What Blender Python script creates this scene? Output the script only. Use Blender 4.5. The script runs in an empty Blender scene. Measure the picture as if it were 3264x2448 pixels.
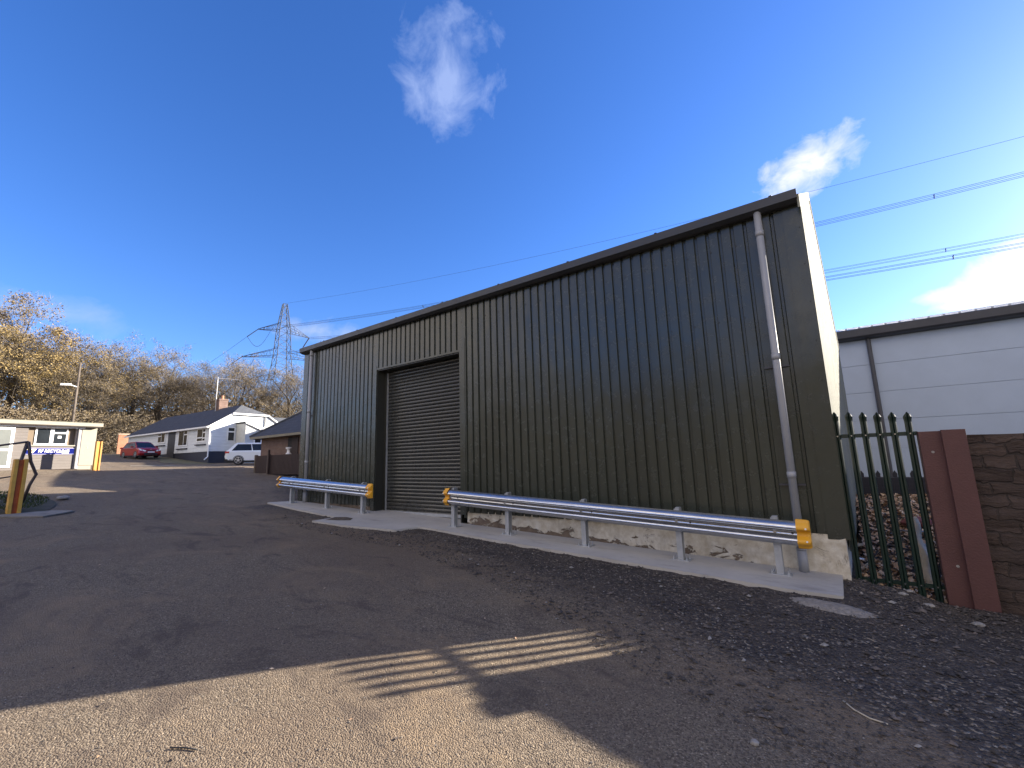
import bpy, math, random
from mathutils import Vector, Matrix, noise
R = math.radians
random.seed(7)
S = bpy.context.scene
COL = S.collection

# ------------------------------------------------------------------ helpers
class MB:
    def __init__(s): s.v=[]; s.f=[]; s.m=[]; s.k=0
    def face(s, pts, m=None):
        b=len(s.v); s.v += [tuple(p) for p in pts]; s.f.append(tuple(range(b,b+len(pts)))); s.m.append(s.k if m is None else m)
    def box(s, x0,x1,y0,y1,z0,z1, m=None):
        b=len(s.v)
        s.v += [(x0,y0,z0),(x1,y0,z0),(x1,y1,z0),(x0,y1,z0),(x0,y0,z1),(x1,y0,z1),(x1,y1,z1),(x0,y1,z1)]
        for q in ((0,3,2,1),(4,5,6,7),(0,1,5,4),(1,2,6,5),(2,3,7,6),(3,0,4,7)):
            s.f.append(tuple(b+i for i in q)); s.m.append(s.k if m is None else m)
    def obox(s, o, ax, ay, az, m=None):
        """box from corner o with edge vectors"""
        o=Vector(o); ax=Vector(ax); ay=Vector(ay); az=Vector(az); b=len(s.v)
        for p in (o,o+ax,o+ax+ay,o+ay,o+az,o+ax+az,o+ax+ay+az,o+ay+az): s.v.append(tuple(p))
        for q in ((0,3,2,1),(4,5,6,7),(0,1,5,4),(1,2,6,5),(2,3,7,6),(3,0,4,7)):
            s.f.append(tuple(b+i for i in q)); s.m.append(s.k if m is None else m)
    def tube(s, pts, r, n=8, cap=True, m=None):
        pts=[Vector(p) for p in pts]; rs=r if isinstance(r,(list,tuple)) else [r]*len(pts)
        b=len(s.v); N=len(pts); prev=None
        for i,p in enumerate(pts):
            d=(pts[min(i+1,N-1)]-pts[max(i-1,0)]).normalized()
            ref=Vector((0,0,1)) if abs(d.z)<.9 else Vector((1,0,0))
            if prev is not None: ref=prev
            a=(ref-d*ref.dot(d)).normalized(); c=d.cross(a); prev=a
            for k in range(n):
                t=2*math.pi*k/n; s.v.append(tuple(p+(a*math.cos(t)+c*math.sin(t))*rs[i]))
        for i in range(N-1):
            for k in range(n):
                s.f.append((b+i*n+k,b+i*n+(k+1)%n,b+(i+1)*n+(k+1)%n,b+(i+1)*n+k)); s.m.append(s.k if m is None else m)
        if cap:
            s.f.append(tuple(b+k for k in range(n))[::-1]); s.f.append(tuple(b+(N-1)*n+k for k in range(n))); s.m += [s.k if m is None else m]*2
    def prism(s, poly, d, m=None):
        """poly: list of 3D points, extruded by vector d"""
        d=Vector(d); n=len(poly); b=len(s.v)
        s.v += [tuple(p) for p in poly]+[tuple(Vector(p)+d) for p in poly]
        mm=s.k if m is None else m
        s.f.append(tuple(b+i for i in range(n))[::-1]); s.f.append(tuple(b+n+i for i in range(n)))
        for i in range(n): s.f.append((b+i,b+(i+1)%n,b+n+(i+1)%n,b+n+i))
        s.m += [mm]*(n+2)
    def strip(s, A, B, m=None):
        b=len(s.v); n=len(A); s.v += [tuple(p) for p in A]+[tuple(p) for p in B]
        for i in range(n-1):
            s.f.append((b+i,b+i+1,b+n+i+1,b+n+i)); s.m.append(s.k if m is None else m)

ORG={}
def empty(name, loc, rz=0, **t):
    o=bpy.data.objects.new(name,None); COL.objects.link(o); o.location=loc; o.rotation_euler=(0,0,rz)
    o.empty_display_size=.2; ORG[o]=Vector(loc); tag(o,**t); return o
def tag(o, label=None, cat=None, group=None, kind=None):
    if label: o['label']=label
    if cat: o['category']=cat
    if group: o['group']=group
    if kind: o['kind']=kind
    return o
def build(name, mb, mats, parent=None, origin=None, smooth=False, local=False, **t):
    """mesh built from world coordinates (or local ones) and parented"""
    org=Vector((0,0,0))
    if parent is not None and not local: org=ORG[parent]
    if origin is not None: org=Vector(origin)
    me=bpy.data.meshes.new(name)
    me.from_pydata([(v[0]-org.x,v[1]-org.y,v[2]-org.z) for v in mb.v],[],mb.f)
    if not isinstance(mats,(list,tuple)): mats=[mats]
    for m in mats: me.materials.append(m)
    if len(mats)>1: me.polygons.foreach_set('material_index', [min(i,len(mats)-1) for i in mb.m])
    if smooth: me.polygons.foreach_set('use_smooth',[True]*len(me.polygons))
    me.update()
    o=bpy.data.objects.new(name,me); COL.objects.link(o)
    if parent is not None: o.parent=parent
    elif origin is not None: o.location=org
    ORG[o]=org
    tag(o,**t); return o
def copy_tree(o, parent=None):
    c=o.copy(); COL.objects.link(c)
    if parent is not None: c.parent=parent
    for ch in list(o.children): copy_tree(ch,c)
    return c
def bevel(o,w=.01,seg=2):
    m=o.modifiers.new('bevel','BEVEL'); m.width=w; m.segments=seg; m.limit_method='ANGLE'; m.angle_limit=R(40); return o

# ------------------------------------------------------------------ materials
def mat(name, col, rough=.7, metal=0, var=.12, scale=3, bump=0, bscale=40, spec=.5, col2=None, fac=None, stretch=None, emit=None):
    m=bpy.data.materials.new(name); m.use_nodes=True; nt=m.node_tree; b=nt.nodes['Principled BSDF']
    b.inputs['Roughness'].default_value=rough; b.inputs['Metallic'].default_value=metal; b.inputs['Specular IOR Level'].default_value=spec
    tc=nt.nodes.new('ShaderNodeTexCoord'); vec=tc.outputs['Object']
    if stretch:
        mp=nt.nodes.new('ShaderNodeMapping'); mp.inputs['Scale'].default_value=stretch; nt.links.new(vec,mp.inputs[0]); vec=mp.outputs[0]
    n=nt.nodes.new('ShaderNodeTexNoise'); n.inputs['Scale'].default_value=scale; n.inputs['Detail'].default_value=6; n.inputs['Roughness'].default_value=.65
    nt.links.new(vec,n.inputs[0])
    r=nt.nodes.new('ShaderNodeValToRGB'); e=r.color_ramp.elements
    c2=col2 if col2 else tuple(c*(1+var) for c in col); c1=tuple(c*(1-var) for c in col) if not col2 else col
    lo,hi=fac if fac else (.3,.7)
    e[0].position=lo; e[1].position=hi; e[0].color=(*c1,1); e[1].color=(*c2,1)
    nt.links.new(n.outputs[0],r.inputs[0]); nt.links.new(r.outputs[0],b.inputs['Base Color'])
    if bump:
        n2=nt.nodes.new('ShaderNodeTexNoise'); n2.inputs['Scale'].default_value=bscale; n2.inputs['Detail'].default_value=5
        nt.links.new(vec,n2.inputs[0])
        bp=nt.nodes.new('ShaderNodeBump'); bp.inputs['Strength'].default_value=min(1,bump); bp.inputs['Distance'].default_value=.02
        nt.links.new(n2.outputs[0],bp.inputs['Height']); nt.links.new(bp.outputs[0],b.inputs['Normal'])
    if emit:
        b.inputs['Emission Color'].default_value=(*emit[0],1); b.inputs['Emission Strength'].default_value=emit[1]
    return m
class NB:
    """tiny node builder for the more complex materials"""
    def __init__(s,name):
        s.m=bpy.data.materials.new(name); s.m.use_nodes=True; s.nt=s.m.node_tree; s.b=s.nt.nodes['Principled BSDF']
        s.tc=s.nt.nodes.new('ShaderNodeTexCoord'); s.vec=s.tc.outputs['Object']
    def lk(s,a,b): s.nt.links.new(a,b)
    def noise(s,scale,detail=5,rough=.6,vec=None,dist=0):
        n=s.nt.nodes.new('ShaderNodeTexNoise'); n.inputs['Scale'].default_value=scale; n.inputs['Detail'].default_value=detail; n.inputs['Roughness'].default_value=rough; n.inputs['Distortion'].default_value=dist
        s.lk(vec or s.vec,n.inputs[0]); return n.outputs[0]
    def voro(s,scale,feature='F1',out=0,vec=None):
        n=s.nt.nodes.new('ShaderNodeTexVoronoi'); n.feature=feature; n.inputs['Scale'].default_value=scale; s.lk(vec or s.vec,n.inputs[0]); return n.outputs[out]
    def mapping(s,scale=(1,1,1),rot=(0,0,0),loc=(0,0,0)):
        n=s.nt.nodes.new('ShaderNodeMapping'); n.inputs['Scale'].default_value=scale; n.inputs['Rotation'].default_value=rot; n.inputs['Location'].default_value=loc; s.lk(s.vec,n.inputs[0]); return n.outputs[0]
    def ramp(s,x,stops):
        n=s.nt.nodes.new('ShaderNodeValToRGB'); el=n.color_ramp.elements
        while len(el)<len(stops): el.new(.5)
        for e,(p,c) in zip(el,stops):
            e.position=p; e.color=(*c,1) if isinstance(c,(tuple,list)) else (c,c,c,1)
        s.lk(x,n.inputs[0]); return n.outputs[0]
    def mix(s,f,a,b,mode='MIX'):
        n=s.nt.nodes.new('ShaderNodeMix'); n.data_type='RGBA'; n.blend_type=mode
        for inp,val in ((n.inputs[0],f),(n.inputs[6],a),(n.inputs[7],b)):
            if isinstance(val,(int,float)): inp.default_value=val
            elif isinstance(val,tuple): inp.default_value=(*val,1)
            else: s.lk(val,inp)
        return n.outputs[2]
    def math(s,op,a,b=0,c=None,clamp=False):
        n=s.nt.nodes.new('ShaderNodeMath'); n.operation=op; n.use_clamp=clamp
        for i,val in enumerate((a,b,c)):
            if val is None: continue
            if isinstance(val,(int,float)): n.inputs[i].default_value=val
            else: s.lk(val,n.inputs[i])
        return n.outputs[0]
    def xyz(s,vec=None):
        n=s.nt.nodes.new('ShaderNodeSeparateXYZ'); s.lk(vec or s.vec,n.inputs[0]); return n.outputs
    def bump(s,h,strength=.5,dist=.02,normal=None):
        n=s.nt.nodes.new('ShaderNodeBump'); n.inputs['Strength'].default_value=strength; n.inputs['Distance'].default_value=dist; s.lk(h,n.inputs['Height'])
        if normal: s.lk(normal,n.inputs['Normal'])
        return n.outputs[0]
    def out(s,col=None,rough=None,normal=None,metal=None,spec=None):
        for k,v in (('Base Color',col),('Roughness',rough),('Normal',normal),('Metallic',metal),('Specular IOR Level',spec)):
            if v is None: continue
            if isinstance(v,tuple): s.b.inputs[k].default_value=(*v,1)
            elif isinstance(v,(int,float)): s.b.inputs[k].default_value=v
            else: s.lk(v,s.b.inputs[k])
        return s.m

def m_ground():
    n=NB('tarmac_and_gravel'); X,Y,Z=n.xyz()
    big=n.noise(.35,4,.6); mid=n.noise(2.3,6,.7,dist=.6); fine=n.noise(130,3,.7)
    v=n.nt.nodes.new('ShaderNodeTexVoronoi'); v.inputs['Scale'].default_value=95; n.lk(n.vec,v.inputs[0]); vd=v.outputs[0]
    sep=n.nt.nodes.new('ShaderNodeSeparateColor'); n.lk(v.outputs[1],sep.inputs[0]); agg=sep.outputs[0]
    tint=n.ramp(agg,[(0,(.030,.027,.025)),(.22,(.085,.074,.064)),(.4,(.125,.11,.095)),(.7,(.185,.165,.142)),(.93,(.24,.215,.185)),(1,(.42,.38,.33))])
    base=n.mix(n.ramp(mid,[(.35,0.),(.7,1.)]),(.150,.122,.098),(.20,.168,.133))
    c=n.mix(.72,base,tint)
    c=n.mix(n.ramp(big,[(.40,0.),(.62,.55)]),c,(.128,.102,.085))
    st=n.ramp(n.noise(.8,5,.7,dist=1.2,vec=n.mapping((1,2.2,1),loc=(3,1,0))),[(.54,0.),(.64,.7)])
    c=n.mix(st,c,(.080,.066,.060))
    dust=n.ramp(n.noise(.55,6,.72,dist=.8,vec=n.mapping((1,1.6,1),loc=(9,4,0))),[(.52,0.),(.68,.6)])
    c=n.mix(dust,c,(.24,.19,.14))
    spots=n.ramp(n.voro(6,'F1',0),[(.0,1.),(.045,1.),(.07,0.)])
    gate=n.ramp(n.noise(1.1,2),[(.5,0.),(.6,.75)])
    c=n.mix(n.math('MULTIPLY',spots,gate),c,(.03,.028,.03))
    # loose dark gravel along the slab: edge runs parallel to the wall, then swings out to the right
    wob=n.math('ADD',n.math('MULTIPLY',n.noise(1.1,5,.7),1.5),n.math('MULTIPLY',n.noise(5,4,.7),.7))
    e=n.math('SUBTRACT',6.55,n.math('MULTIPLY',n.math('MAXIMUM',n.math('ADD',X,6.),0.),.34))
    k1=n.math('MULTIPLY_ADD',n.math('ADD',n.math('SUBTRACT',Y,e),wob),1.25,-.15,clamp=True)
    k1=n.math('MULTIPLY',k1,n.math('GREATER_THAN',X,-14.2)); k1=n.math('MULTIPLY',k1,n.math('LESS_THAN',Y,60.))
    e2=n.math('ADD',7.6,n.math('MULTIPLY',n.math('SUBTRACT',-14.,X),.46))
    k2=n.math('MULTIPLY_ADD',n.math('ADD',n.math('SUBTRACT',Y,e2),wob),1.2,-.1,clamp=True)
    k2=n.math('MULTIPLY',k2,n.math('MULTIPLY',n.math('LESS_THAN',X,-14.2),n.math('GREATER_THAN',X,-28.)))
    k=n.math('MAXIMUM',k1,k2)
    g=n.nt.nodes.new('ShaderNodeTexVoronoi'); g.inputs['Scale'].default_value=42; n.lk(n.vec,g.inputs[0])
    sg=n.nt.nodes.new('ShaderNodeSeparateColor'); n.lk(g.outputs[1],sg.inputs[0])
    gc=n.ramp(sg.outputs[0],[(0,(.030,.028,.032)),(.55,(.058,.053,.056)),(.88,(.10,.092,.088)),(1,(.30,.28,.26))])
    gc=n.mix(n.ramp(n.noise(1.6,5),[(.42,0.),(.66,.6)]),gc,(.095,.083,.077))
    c=n.mix(k,c,gc)
    h1=n.math('ADD',n.math('MULTIPLY',vd,-.9),n.math('MULTIPLY',fine,.4)); h1=n.math('ADD',h1,n.math('MULTIPLY',n.noise(24,4,.7),.9))
    h2=n.math('ADD',n.math('MULTIPLY',g.outputs[0],-2.2),n.math('MULTIPLY',n.noise(13,4),2.6))
    h=n.math('ADD',n.math('MULTIPLY',h1,n.math('SUBTRACT',1.,k)),n.math('MULTIPLY',h2,k))
    c=n.mix(1.0,c,(1.12,1.02,.84),'MULTIPLY')
    return n.out(c,.88,n.bump(h,.95,.013),spec=.3)
def m_paint(name,col,rough=.32,wav=.4,spec=.5):
    n=NB(name)
    v=n.mapping((1,1,.25)); big=n.noise(.9,3,vec=v)
    c=n.mix(n.ramp(big,[(.3,0.),(.7,1.)]),tuple(x*.9 for x in col),tuple(x*1.12 for x in col))
    dust=n.noise(5,6,.7)
    if 'cladding' in name or 'shutter' in name:
        wn=n.nt.nodes.new('ShaderNodeTexWhiteNoise'); wn.noise_dimensions='1D'; n.lk(n.math('FLOOR',n.math('DIVIDE',n.xyz()[0],.935)),wn.inputs[1])
        c=n.mix(n.math('MULTIPLY',wn.outputs[0],.35 if 'olive' in name else 0.),c,tuple(x*1.35 for x in col))
        stk=n.ramp(n.noise(6,5,.7,vec=n.mapping((1,1,.05))),[(.5,0.),(.75,.2)])
        c=n.mix(stk,c,tuple(x*1.7+.012 for x in col))
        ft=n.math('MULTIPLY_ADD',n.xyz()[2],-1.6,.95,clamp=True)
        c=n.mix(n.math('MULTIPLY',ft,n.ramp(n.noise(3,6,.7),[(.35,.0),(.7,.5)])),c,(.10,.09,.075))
    r=n.ramp(dust,[(.3,rough-.05),(.7,rough+.1)])
    h=n.noise(1.1,2,vec=n.mapping((1,1,.5)))
    return n.out(c,r,n.bump(h,wav,.05),spec=spec)
def m_plinth():
    n=NB('peeling_render'); X,Y,Z=n.xyz()
    p=n.noise(3.0,9,.68,dist=.7,vec=n.mapping((1,1,2.2))); p2=n.noise(9,5,.65)
    # object origin is the shed base; x runs along the wall, bare patches low down and towards the door
    zz=n.math('MULTIPLY_ADD',Z,-.85,n.math('MULTIPLY_ADD',X,-.052,0.0))
    v=n.math('ADD',p,zz)
    mask=n.ramp(v,[(.42,0.),(.44,1.)])
    paint=n.mix(n.ramp(p2,[(.35,0.),(.7,1.)]),(.50,.45,.35),(.70,.67,.58)); paint=n.mix(n.ramp(n.noise(1.7,6,.7,vec=n.mapping((1,1,.5),loc=(5,2,1))),[(.52,0.),(.68,.65)]),paint,(.30,.25,.17))
    bare=n.mix(n.ramp(n.noise(6,5),[(.3,0.),(.7,1.)]),(.11,.08,.058),(.21,.165,.12))
    c=n.mix(mask,paint,bare)
    crack=n.ramp(n.noise(2.6,4,.6,dist=1.5),[(.488,0.),(.497,1.),(.503,1.),(.512,0.)])
    c=n.mix(n.math('MULTIPLY',crack,n.ramp(n.noise(2,2),[(.56,0.),(.62,.7)])),c,(.12,.10,.08))
    h=n.math('ADD',n.math('MULTIPLY',mask,-1.),n.math('MULTIPLY',n.noise(22,5),.4))
    return n.out(c,.85,n.bump(h,.8,.02))
def m_brick(name,c1,c2,mortar,w=.225,hh=.075,rot=None,mort=.012,bias=0,noise_mix=.5):
    n=NB(name); X,Y,Z=n.xyz()
    cb=n.nt.nodes.new('ShaderNodeCombineXYZ'); n.lk(n.math('ADD',X,n.math('MULTIPLY',Y,1.0)),cb.inputs[0]); n.lk(Z,cb.inputs[1])
    b=n.nt.nodes.new('ShaderNodeTexBrick'); n.lk(cb.outputs[0],b.inputs['Vector']); b.inputs['Scale'].default_value=1
    b.inputs['Brick Width'].default_value=w; b.inputs['Row Height'].default_value=hh; b.inputs['Mortar Size'].default_value=mort; b.inputs['Bias'].default_value=bias
    b.inputs['Color1'].default_value=(*c1,1); b.inputs['Color2'].default_value=(*c2,1); b.inputs['Mortar'].default_value=(*mortar,1)
    c=n.mix(n.ramp(n.noise(2.2,5),[(.35,0.),(.7,noise_mix)]),b.outputs[0],tuple(x*.55 for x in c1))
    h=n.math('ADD',n.math('MULTIPLY',b.outputs[1],-1.),n.math('MULTIPLY',n.noise(30,4),.5))
    return n.out(c,.88,n.bump(h,.6,.012))
def m_slate(name,c1,c2):
    return m_brick(name,c1,c2,tuple(x*.5 for x in c1),.3,.2,mort=.008,noise_mix=.3)
def m_oldwall():
    n=NB('rubble_stone'); X,Y,Z=n.xyz()
    cb=n.nt.nodes.new('ShaderNodeCombineXYZ'); w1=n.noise(1.7,3,.6); w2=n.noise(6,3,.6)
    n.lk(n.math('ADD',X,n.math('MULTIPLY',w2,.12)),cb.inputs[0]); n.lk(n.math('ADD',Z,n.math('ADD',n.math('MULTIPLY',w1,.30),n.math('MULTIPLY',w2,.07))),cb.inputs[1])
    b=n.nt.nodes.new('ShaderNodeTexBrick'); n.lk(cb.outputs[0],b.inputs['Vector']); b.inputs['Scale'].default_value=1
    b.inputs['Brick Width'].default_value=.34; b.inputs['Row Height'].default_value=.15; b.inputs['Mortar Size'].default_value=.012; b.inputs['Mortar Smooth'].default_value=.6; b.squash=.8; b.squash_frequency=3
    b.inputs['Color1'].default_value=(.040,.027,.023,1); b.inputs['Color2'].default_value=(.080,.055,.043,1); b.inputs['Mortar'].default_value=(.035,.027,.022,1)
    st=n.noise(3.0,7,.72,vec=n.mapping((.6,.6,3)),dist=.7)
    c=n.mix(n.ramp(st,[(.35,0.),(.65,.6)]),b.outputs[0],(.10,.07,.055))
    smear=n.ramp(n.noise(1.5,6,.7,vec=n.mapping((.6,.6,5),loc=(2,7,3)),dist=.5),[(.66,0.),(.74,.8)])
    c=n.mix(smear,c,(.34,.30,.23))
    c=n.mix(n.ramp(n.noise(.9,3),[(.45,0.),(.62,.6)]),c,(.055,.04,.033))
    h=n.math('ADD',n.math('MULTIPLY',b.outputs[1],-1.2),n.math('MULTIPLY',st,1.2)); h=n.math('ADD',h,n.math('MULTIPLY',n.noise(22,5),.5))
    return n.out(c,.92,n.bump(h,1,.05))
def m_clap(name,col,pitch=.15):
    """horizontal boards with a real-looking lap: groove by bump"""
    n=NB(name); X,Y,Z=n.xyz()
    f=n.math('FRACT',n.math('DIVIDE',Z,pitch))
    line=n.ramp(f,[(0,.0),(.07,1.),(1,.85)])
    c=n.mix(n.ramp(n.noise(3,5,vec=n.mapping((.6,.6,4))),[(.3,0.),(.7,1.)]),tuple(x*.8 for x in col),col)
    c=n.mix(line,tuple(x*.55 for x in col),c)
    return n.out(c,.6,n.bump(line,.6,.01))
def m_leaf(name,ca,cb,cc,scale=.35):
    n=NB(name)
    g=n.nt.nodes.new('ShaderNodeNewGeometry'); rnd=g.outputs['Random Per Island']
    c=n.ramp(rnd,[(0,ca),(.5,cb),(1,cc)])
    c=n.mix(n.ramp(n.noise(scale,3),[(.35,0.),(.65,.6)]),c,tuple(x*.7 for x in cb))
    m=n.out(c,.8,spec=.1)
    return m
def m_slab():
    n=NB('concrete')
    c=n.mix(n.ramp(n.noise(1.2,6,.65),[(.3,0.),(.7,1.)]),(.34,.325,.295),(.46,.44,.395))
    c=n.mix(n.ramp(n.noise(14,4),[(.4,0.),(.75,.5)]),c,(.42,.40,.37))
    st=n.ramp(n.noise(3.,5,.7,vec=n.mapping((.5,1.6,1))),[(.55,0.),(.72,.45)])
    c=n.mix(st,c,(.17,.16,.15))
    return n.out(c,.8,n.bump(n.noise(60,4),.25,.01))
def m_galv():
    n=NB('galvanised_steel')
    c=n.mix(n.voro(45,'F1',1),(.50,.52,.55),(.62,.64,.67))
    c=n.mix(n.ramp(n.noise(3,4),[(.4,0.),(.7,.35)]),c,(.42,.43,.45))
    return n.out(c,n.ramp(n.noise(9,4),[(.3,.13),(.7,.26)]),n.bump(n.noise(2,2,vec=n.mapping((.4,1,1))),.08,.02),metal=.92)

TARMAC=m_ground()
GREEN=m_paint('olive_cladding_paint',(.033,.038,.030),.22,.6)
DARK=m_paint('dark_flashing_paint',(.026,.027,.023),.38,.2)
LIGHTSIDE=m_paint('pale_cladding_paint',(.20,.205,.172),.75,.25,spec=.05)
SHUT=m_paint('shutter_paint',(.038,.040,.037),.26,.1)
GUTM=m_paint('gutter_paint',(.030,.031,.034),.4,.15)
PLINTH=m_plinth(); CONC=m_slab(); GALV=m_galv()
GALVD=mat('dull_galvanised_post',(.42,.44,.46),.5,.55,.12,8,.2,30)
PIPEM=mat('grey_plastic_pipe',(.285,.295,.31),.42,0,.06,4)
YEL=mat('yellow_plastic',(.72,.36,.022),.45,0,.08,6,.1,20)
WHITE=mat('white_paint',(.78,.78,.76),.5,0,.04,4)
BLACK=mat('black_rubber',(.012,.012,.013),.6,0,.1)
STEELG=mat('green_steel_paint',(.008,.021,.015),.36,0,.25,6)
REDOX=mat('red_oxide_paint',(.085,.034,.030),.62,0,.16,2.2,.25,50)
OLDWALL=m_oldwall()
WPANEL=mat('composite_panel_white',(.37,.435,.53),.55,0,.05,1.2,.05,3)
DKGREY=mat('dark_grey_trim',(.045,.045,.052),.45,0,.12,3)
ROOFSH=mat('grey_roof_sheet',(.30,.31,.33),.35,.2,.12,2)
GLASS=mat('window_glass',(.02,.024,.028),.08,0,.3,1.5,spec=.4)
BRICK=m_brick('red_brick',(.145,.080,.060),(.20,.115,.085),(.20,.165,.14))
BRICKO=m_brick('orange_brick',(.42,.17,.085),(.5,.21,.11),(.32,.24,.18))
SLATE=m_slate('slate_roof',(.040,.045,.058),(.055,.060,.075))
SLATEG=m_slate('grey_tile_roof',(.075,.082,.092),(.095,.10,.11))
WBOARD=m_clap('white_weatherboard',(.74,.76,.75),.3)
GBOARD=m_clap('grey_timber_boards',(.125,.108,.096),.15)
BLUEBLK=mat('black_blue_plinth_paint',(.02,.022,.036),.6,0,.15,2)
CREAM=mat('cream_render',(.24,.222,.175),.7,0,.05,2,.1,30)
TAN=mat('tan_board',(.135,.098,.06),.7,0,.15,2)
MOSSY=mat('mossy_felt_roof',(.07,.075,.05),.9,0,.3,3,.3,20,col2=(.16,.155,.12))
WOOD=mat('weathered_pole_wood',(.10,.08,.062),.85,0,.2,3,.3,30)
BROWNF=mat('dark_brown_fence_stain',(.030,.016,.013),.75,0,.2,2.5,.3,15)
RUSTY=mat('rusty_red_paint',(.36,.075,.012),.7,0,.3,5,.3,30)
AMBER=mat('amber_paint',(.36,.18,.03),.6,0,.15,5,.2,25)
DKRAIL=mat('dark_handrail_paint',(.07,.05,.045),.5,.2,.3,8)
LEAD=mat('pylon_steel',(.07,.085,.11),.6,.2,.1,2)
WIREM=mat('conductor_aluminium',(.022,.027,.040),.6,.0,.1,2)
BARK=mat('oak_bark',(.075,.06,.042),.9,0,.3,2.5,.4,12)
STONE=mat('pebble_stone',(.10,.092,.088),.8,0,.3,60,.2,80)
STONEL=mat('pale_pebble_stone',(.25,.235,.21),.75,0,.3,30,.2,60)

# ------------------------------------------------------------------ terrain
GX=[(-400,9),(-150,5.5),(-90,4.2),(-60,3.2),(-51,2.62),(-44,2.0),(-40,1.83),(-34.5,1.72),(-28,1.28),(-24,1.06),(-17,.61),(0,0),(3,-.1),(8,-.2),(200,-.2)]
def lerp_tab(T,x):
    if x<=T[0][0]: return T[0][1]
    for (a,fa),(b,fb) in zip(T,T[1:]):
        if x<=b: return fa+(fb-fa)*(x-a)/(b-a)
    return T[-1][1]
def sm(a,b,x):
    t=max(0,min(1,(x-a)/(b-a))); return t*t*(3-2*t)
def gz(x,y,rough=True):
    z=lerp_tab(GX,x)
    if x<-30: z+=.12*sm(8,3,y)*sm(-30,-34,x)
    if x>.15 and y>7.4: z = z*(1-sm(7.7,12,y)) + .68*sm(7.5,12,y) - .08*sm(8.2,7.6,y)
    if x>.35 and x<=4 and y<8.5 and y>5: z -= .12*sm(.35,.9,x)*sm(5,7,y)
    z-=.085*sm(-4.2,-1.2,x)*sm(5.6,3.6,y)*sm(-6,0,y+0.0)*(1 if x<6 else sm(20,6,x))
    if rough:
        z+=.012*noise.noise(Vector((x*.6,y*.6,0)))+.006*noise.noise(Vector((x*2.4,y*2.4,3)))
        if 4.6<y<6.6 and -9<x<2: z+=.02*noise.noise(Vector((x*5,y*5,1)))*sm(4.6,5.4,y)
        if -27<x<-14 and y<12.6:
            q=sm(0,1.2,y-(6.9-(x+14)*.46)); z+=q*(.12*max(0,noise.noise(Vector((x*1.5,y*1.5,9)))+.2)+.05*noise.noise(Vector((x*4,y*4,9))))
    return z
def steps(a,b,d):
    n=max(1,int(round((b-a)/d))); return [a+(b-a)*i/n for i in range(n)]
xs=steps(-400,-100,25)+steps(-100,-60,4)+steps(-60,-26,1.)+steps(-26,-10,.25)+steps(-10,4,.1)+steps(4,10,1)+steps(10,60,10)+steps(60,300,40)+[300]
ys=steps(-300,-60,30)+steps(-60,-10,5)+steps(-10,-1,.6)+steps(-1,8.6,.1)+steps(8.6,13,.25)+steps(13,30,1.5)+steps(30,80,8)+steps(80,400,40)+[400]
mb=MB(); nx=len(xs)
for y in ys:
    for x in xs: mb.v.append((x,y,gz(x,y)))
for j in range(len(ys)-1):
    for i in range(nx-1):
        a=j*nx+i; mb.f.append((a,a+1,a+nx+1,a+nx)); mb.m.append(0)
build('ground',mb,TARMAC,smooth=True,kind='structure')

def sheet(poly_rows, dz):
    """rows of (x,y) points draped on the ground, dz above"""
    m=MB()
    for A,B in zip(poly_rows,poly_rows[1:]):
        m.strip([(x,y,gz(x,y)+dz) for x,y in A],[(x,y,gz(x,y)+dz) for x,y in B])
    return m
# concrete strip under the barriers
YF=[(-14.35,6.68),(-12,6.45),(-10.02,6.3),(-9.98,5.66),(-8.9,5.735),(-7.52,6.05),(-7.40,6.60),(-6.9,6.62),(-5.37,6.5),(-2.7,6.44),(-.58,6.38),(-.14,6.45)]
YB=[(-14.35,6.70),(-13.95,7.46),(-9,7.80),(-7,7.80),(-6.9,7.5),(-.14,7.46)]
m=MB(); T=[];Bm=[];Tb=[]
for i in range(400):
    x=-14.35+(14.21)*i/399; yf=lerp_tab(YF,x)+.012*noise.noise(Vector((x*6,1,1))); yb=7.84 if -10.1<x<-6.95 else lerp_tab([(-14.35,6.72),(-13.98,7.46),(0,7.46)],x)
    z=gz(x,6.7,False)+.04
    T.append((x,yf,z)); Bm.append((x,yf+.004,z-.22)); Tb.append((x,yb,z+.006))
m.strip(Bm,T); m.strip(T,Tb); m.face([T[-1],Bm[-1],(T[-1][0],7.46,Bm[-1][2]),Tb[-1]])
build('concrete_apron',m,CONC,kind='structure')
m=MB(); pts=[(-10.0,6.27),(-9.85,5.93),(-9.5,6.05),(-9.28,6.2),(-9.5,6.42),(-9.8,6.44)]
m.face([(x,y,gz(x,6.7,False)+.046) for x,y in pts]); build('tarmac_patch',m,TARMAC,kind='structure')
# rough grey mortar spill by the slab end
m=MB(); pts=[]
for a in range(28):
    t=2*math.pi*a/28; r=1+.16*noise.noise(Vector((math.cos(t)*1.5,math.sin(t)*1.5,4)))
    x=-.26+.36*r*math.cos(t)*1.05+.10*math.sin(t); y=6.08+.17*r*math.sin(t)-.22*math.cos(t)*.5
    pts.append((x,y))
cx0=sum(p[0] for p in pts)/28; cy0=sum(p[1] for p in pts)/28
for ring in range(6):
    for (x,y),(x2,y2) in zip(pts,pts[1:]+pts[:1]):
        def P(x,y,k):
            q=k/6; xx=cx0+(x-cx0)*q; yy=cy0+(y-cy0)*q
            return (xx,yy,gz(xx,yy)+.035*(1-q**3)+.012*noise.noise(Vector((xx*14,yy*14,2))))
        m.face([P(x,y,ring+1),P(x2,y2,ring+1),P(x2,y2,ring),P(x,y,ring)] if ring else [P(x,y,1),P(x2,y2,1),P(cx0,cy0,0)])
MORT=mat('rough_mortar',(.25,.225,.19),.9,0,.35,25,1,60)
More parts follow.
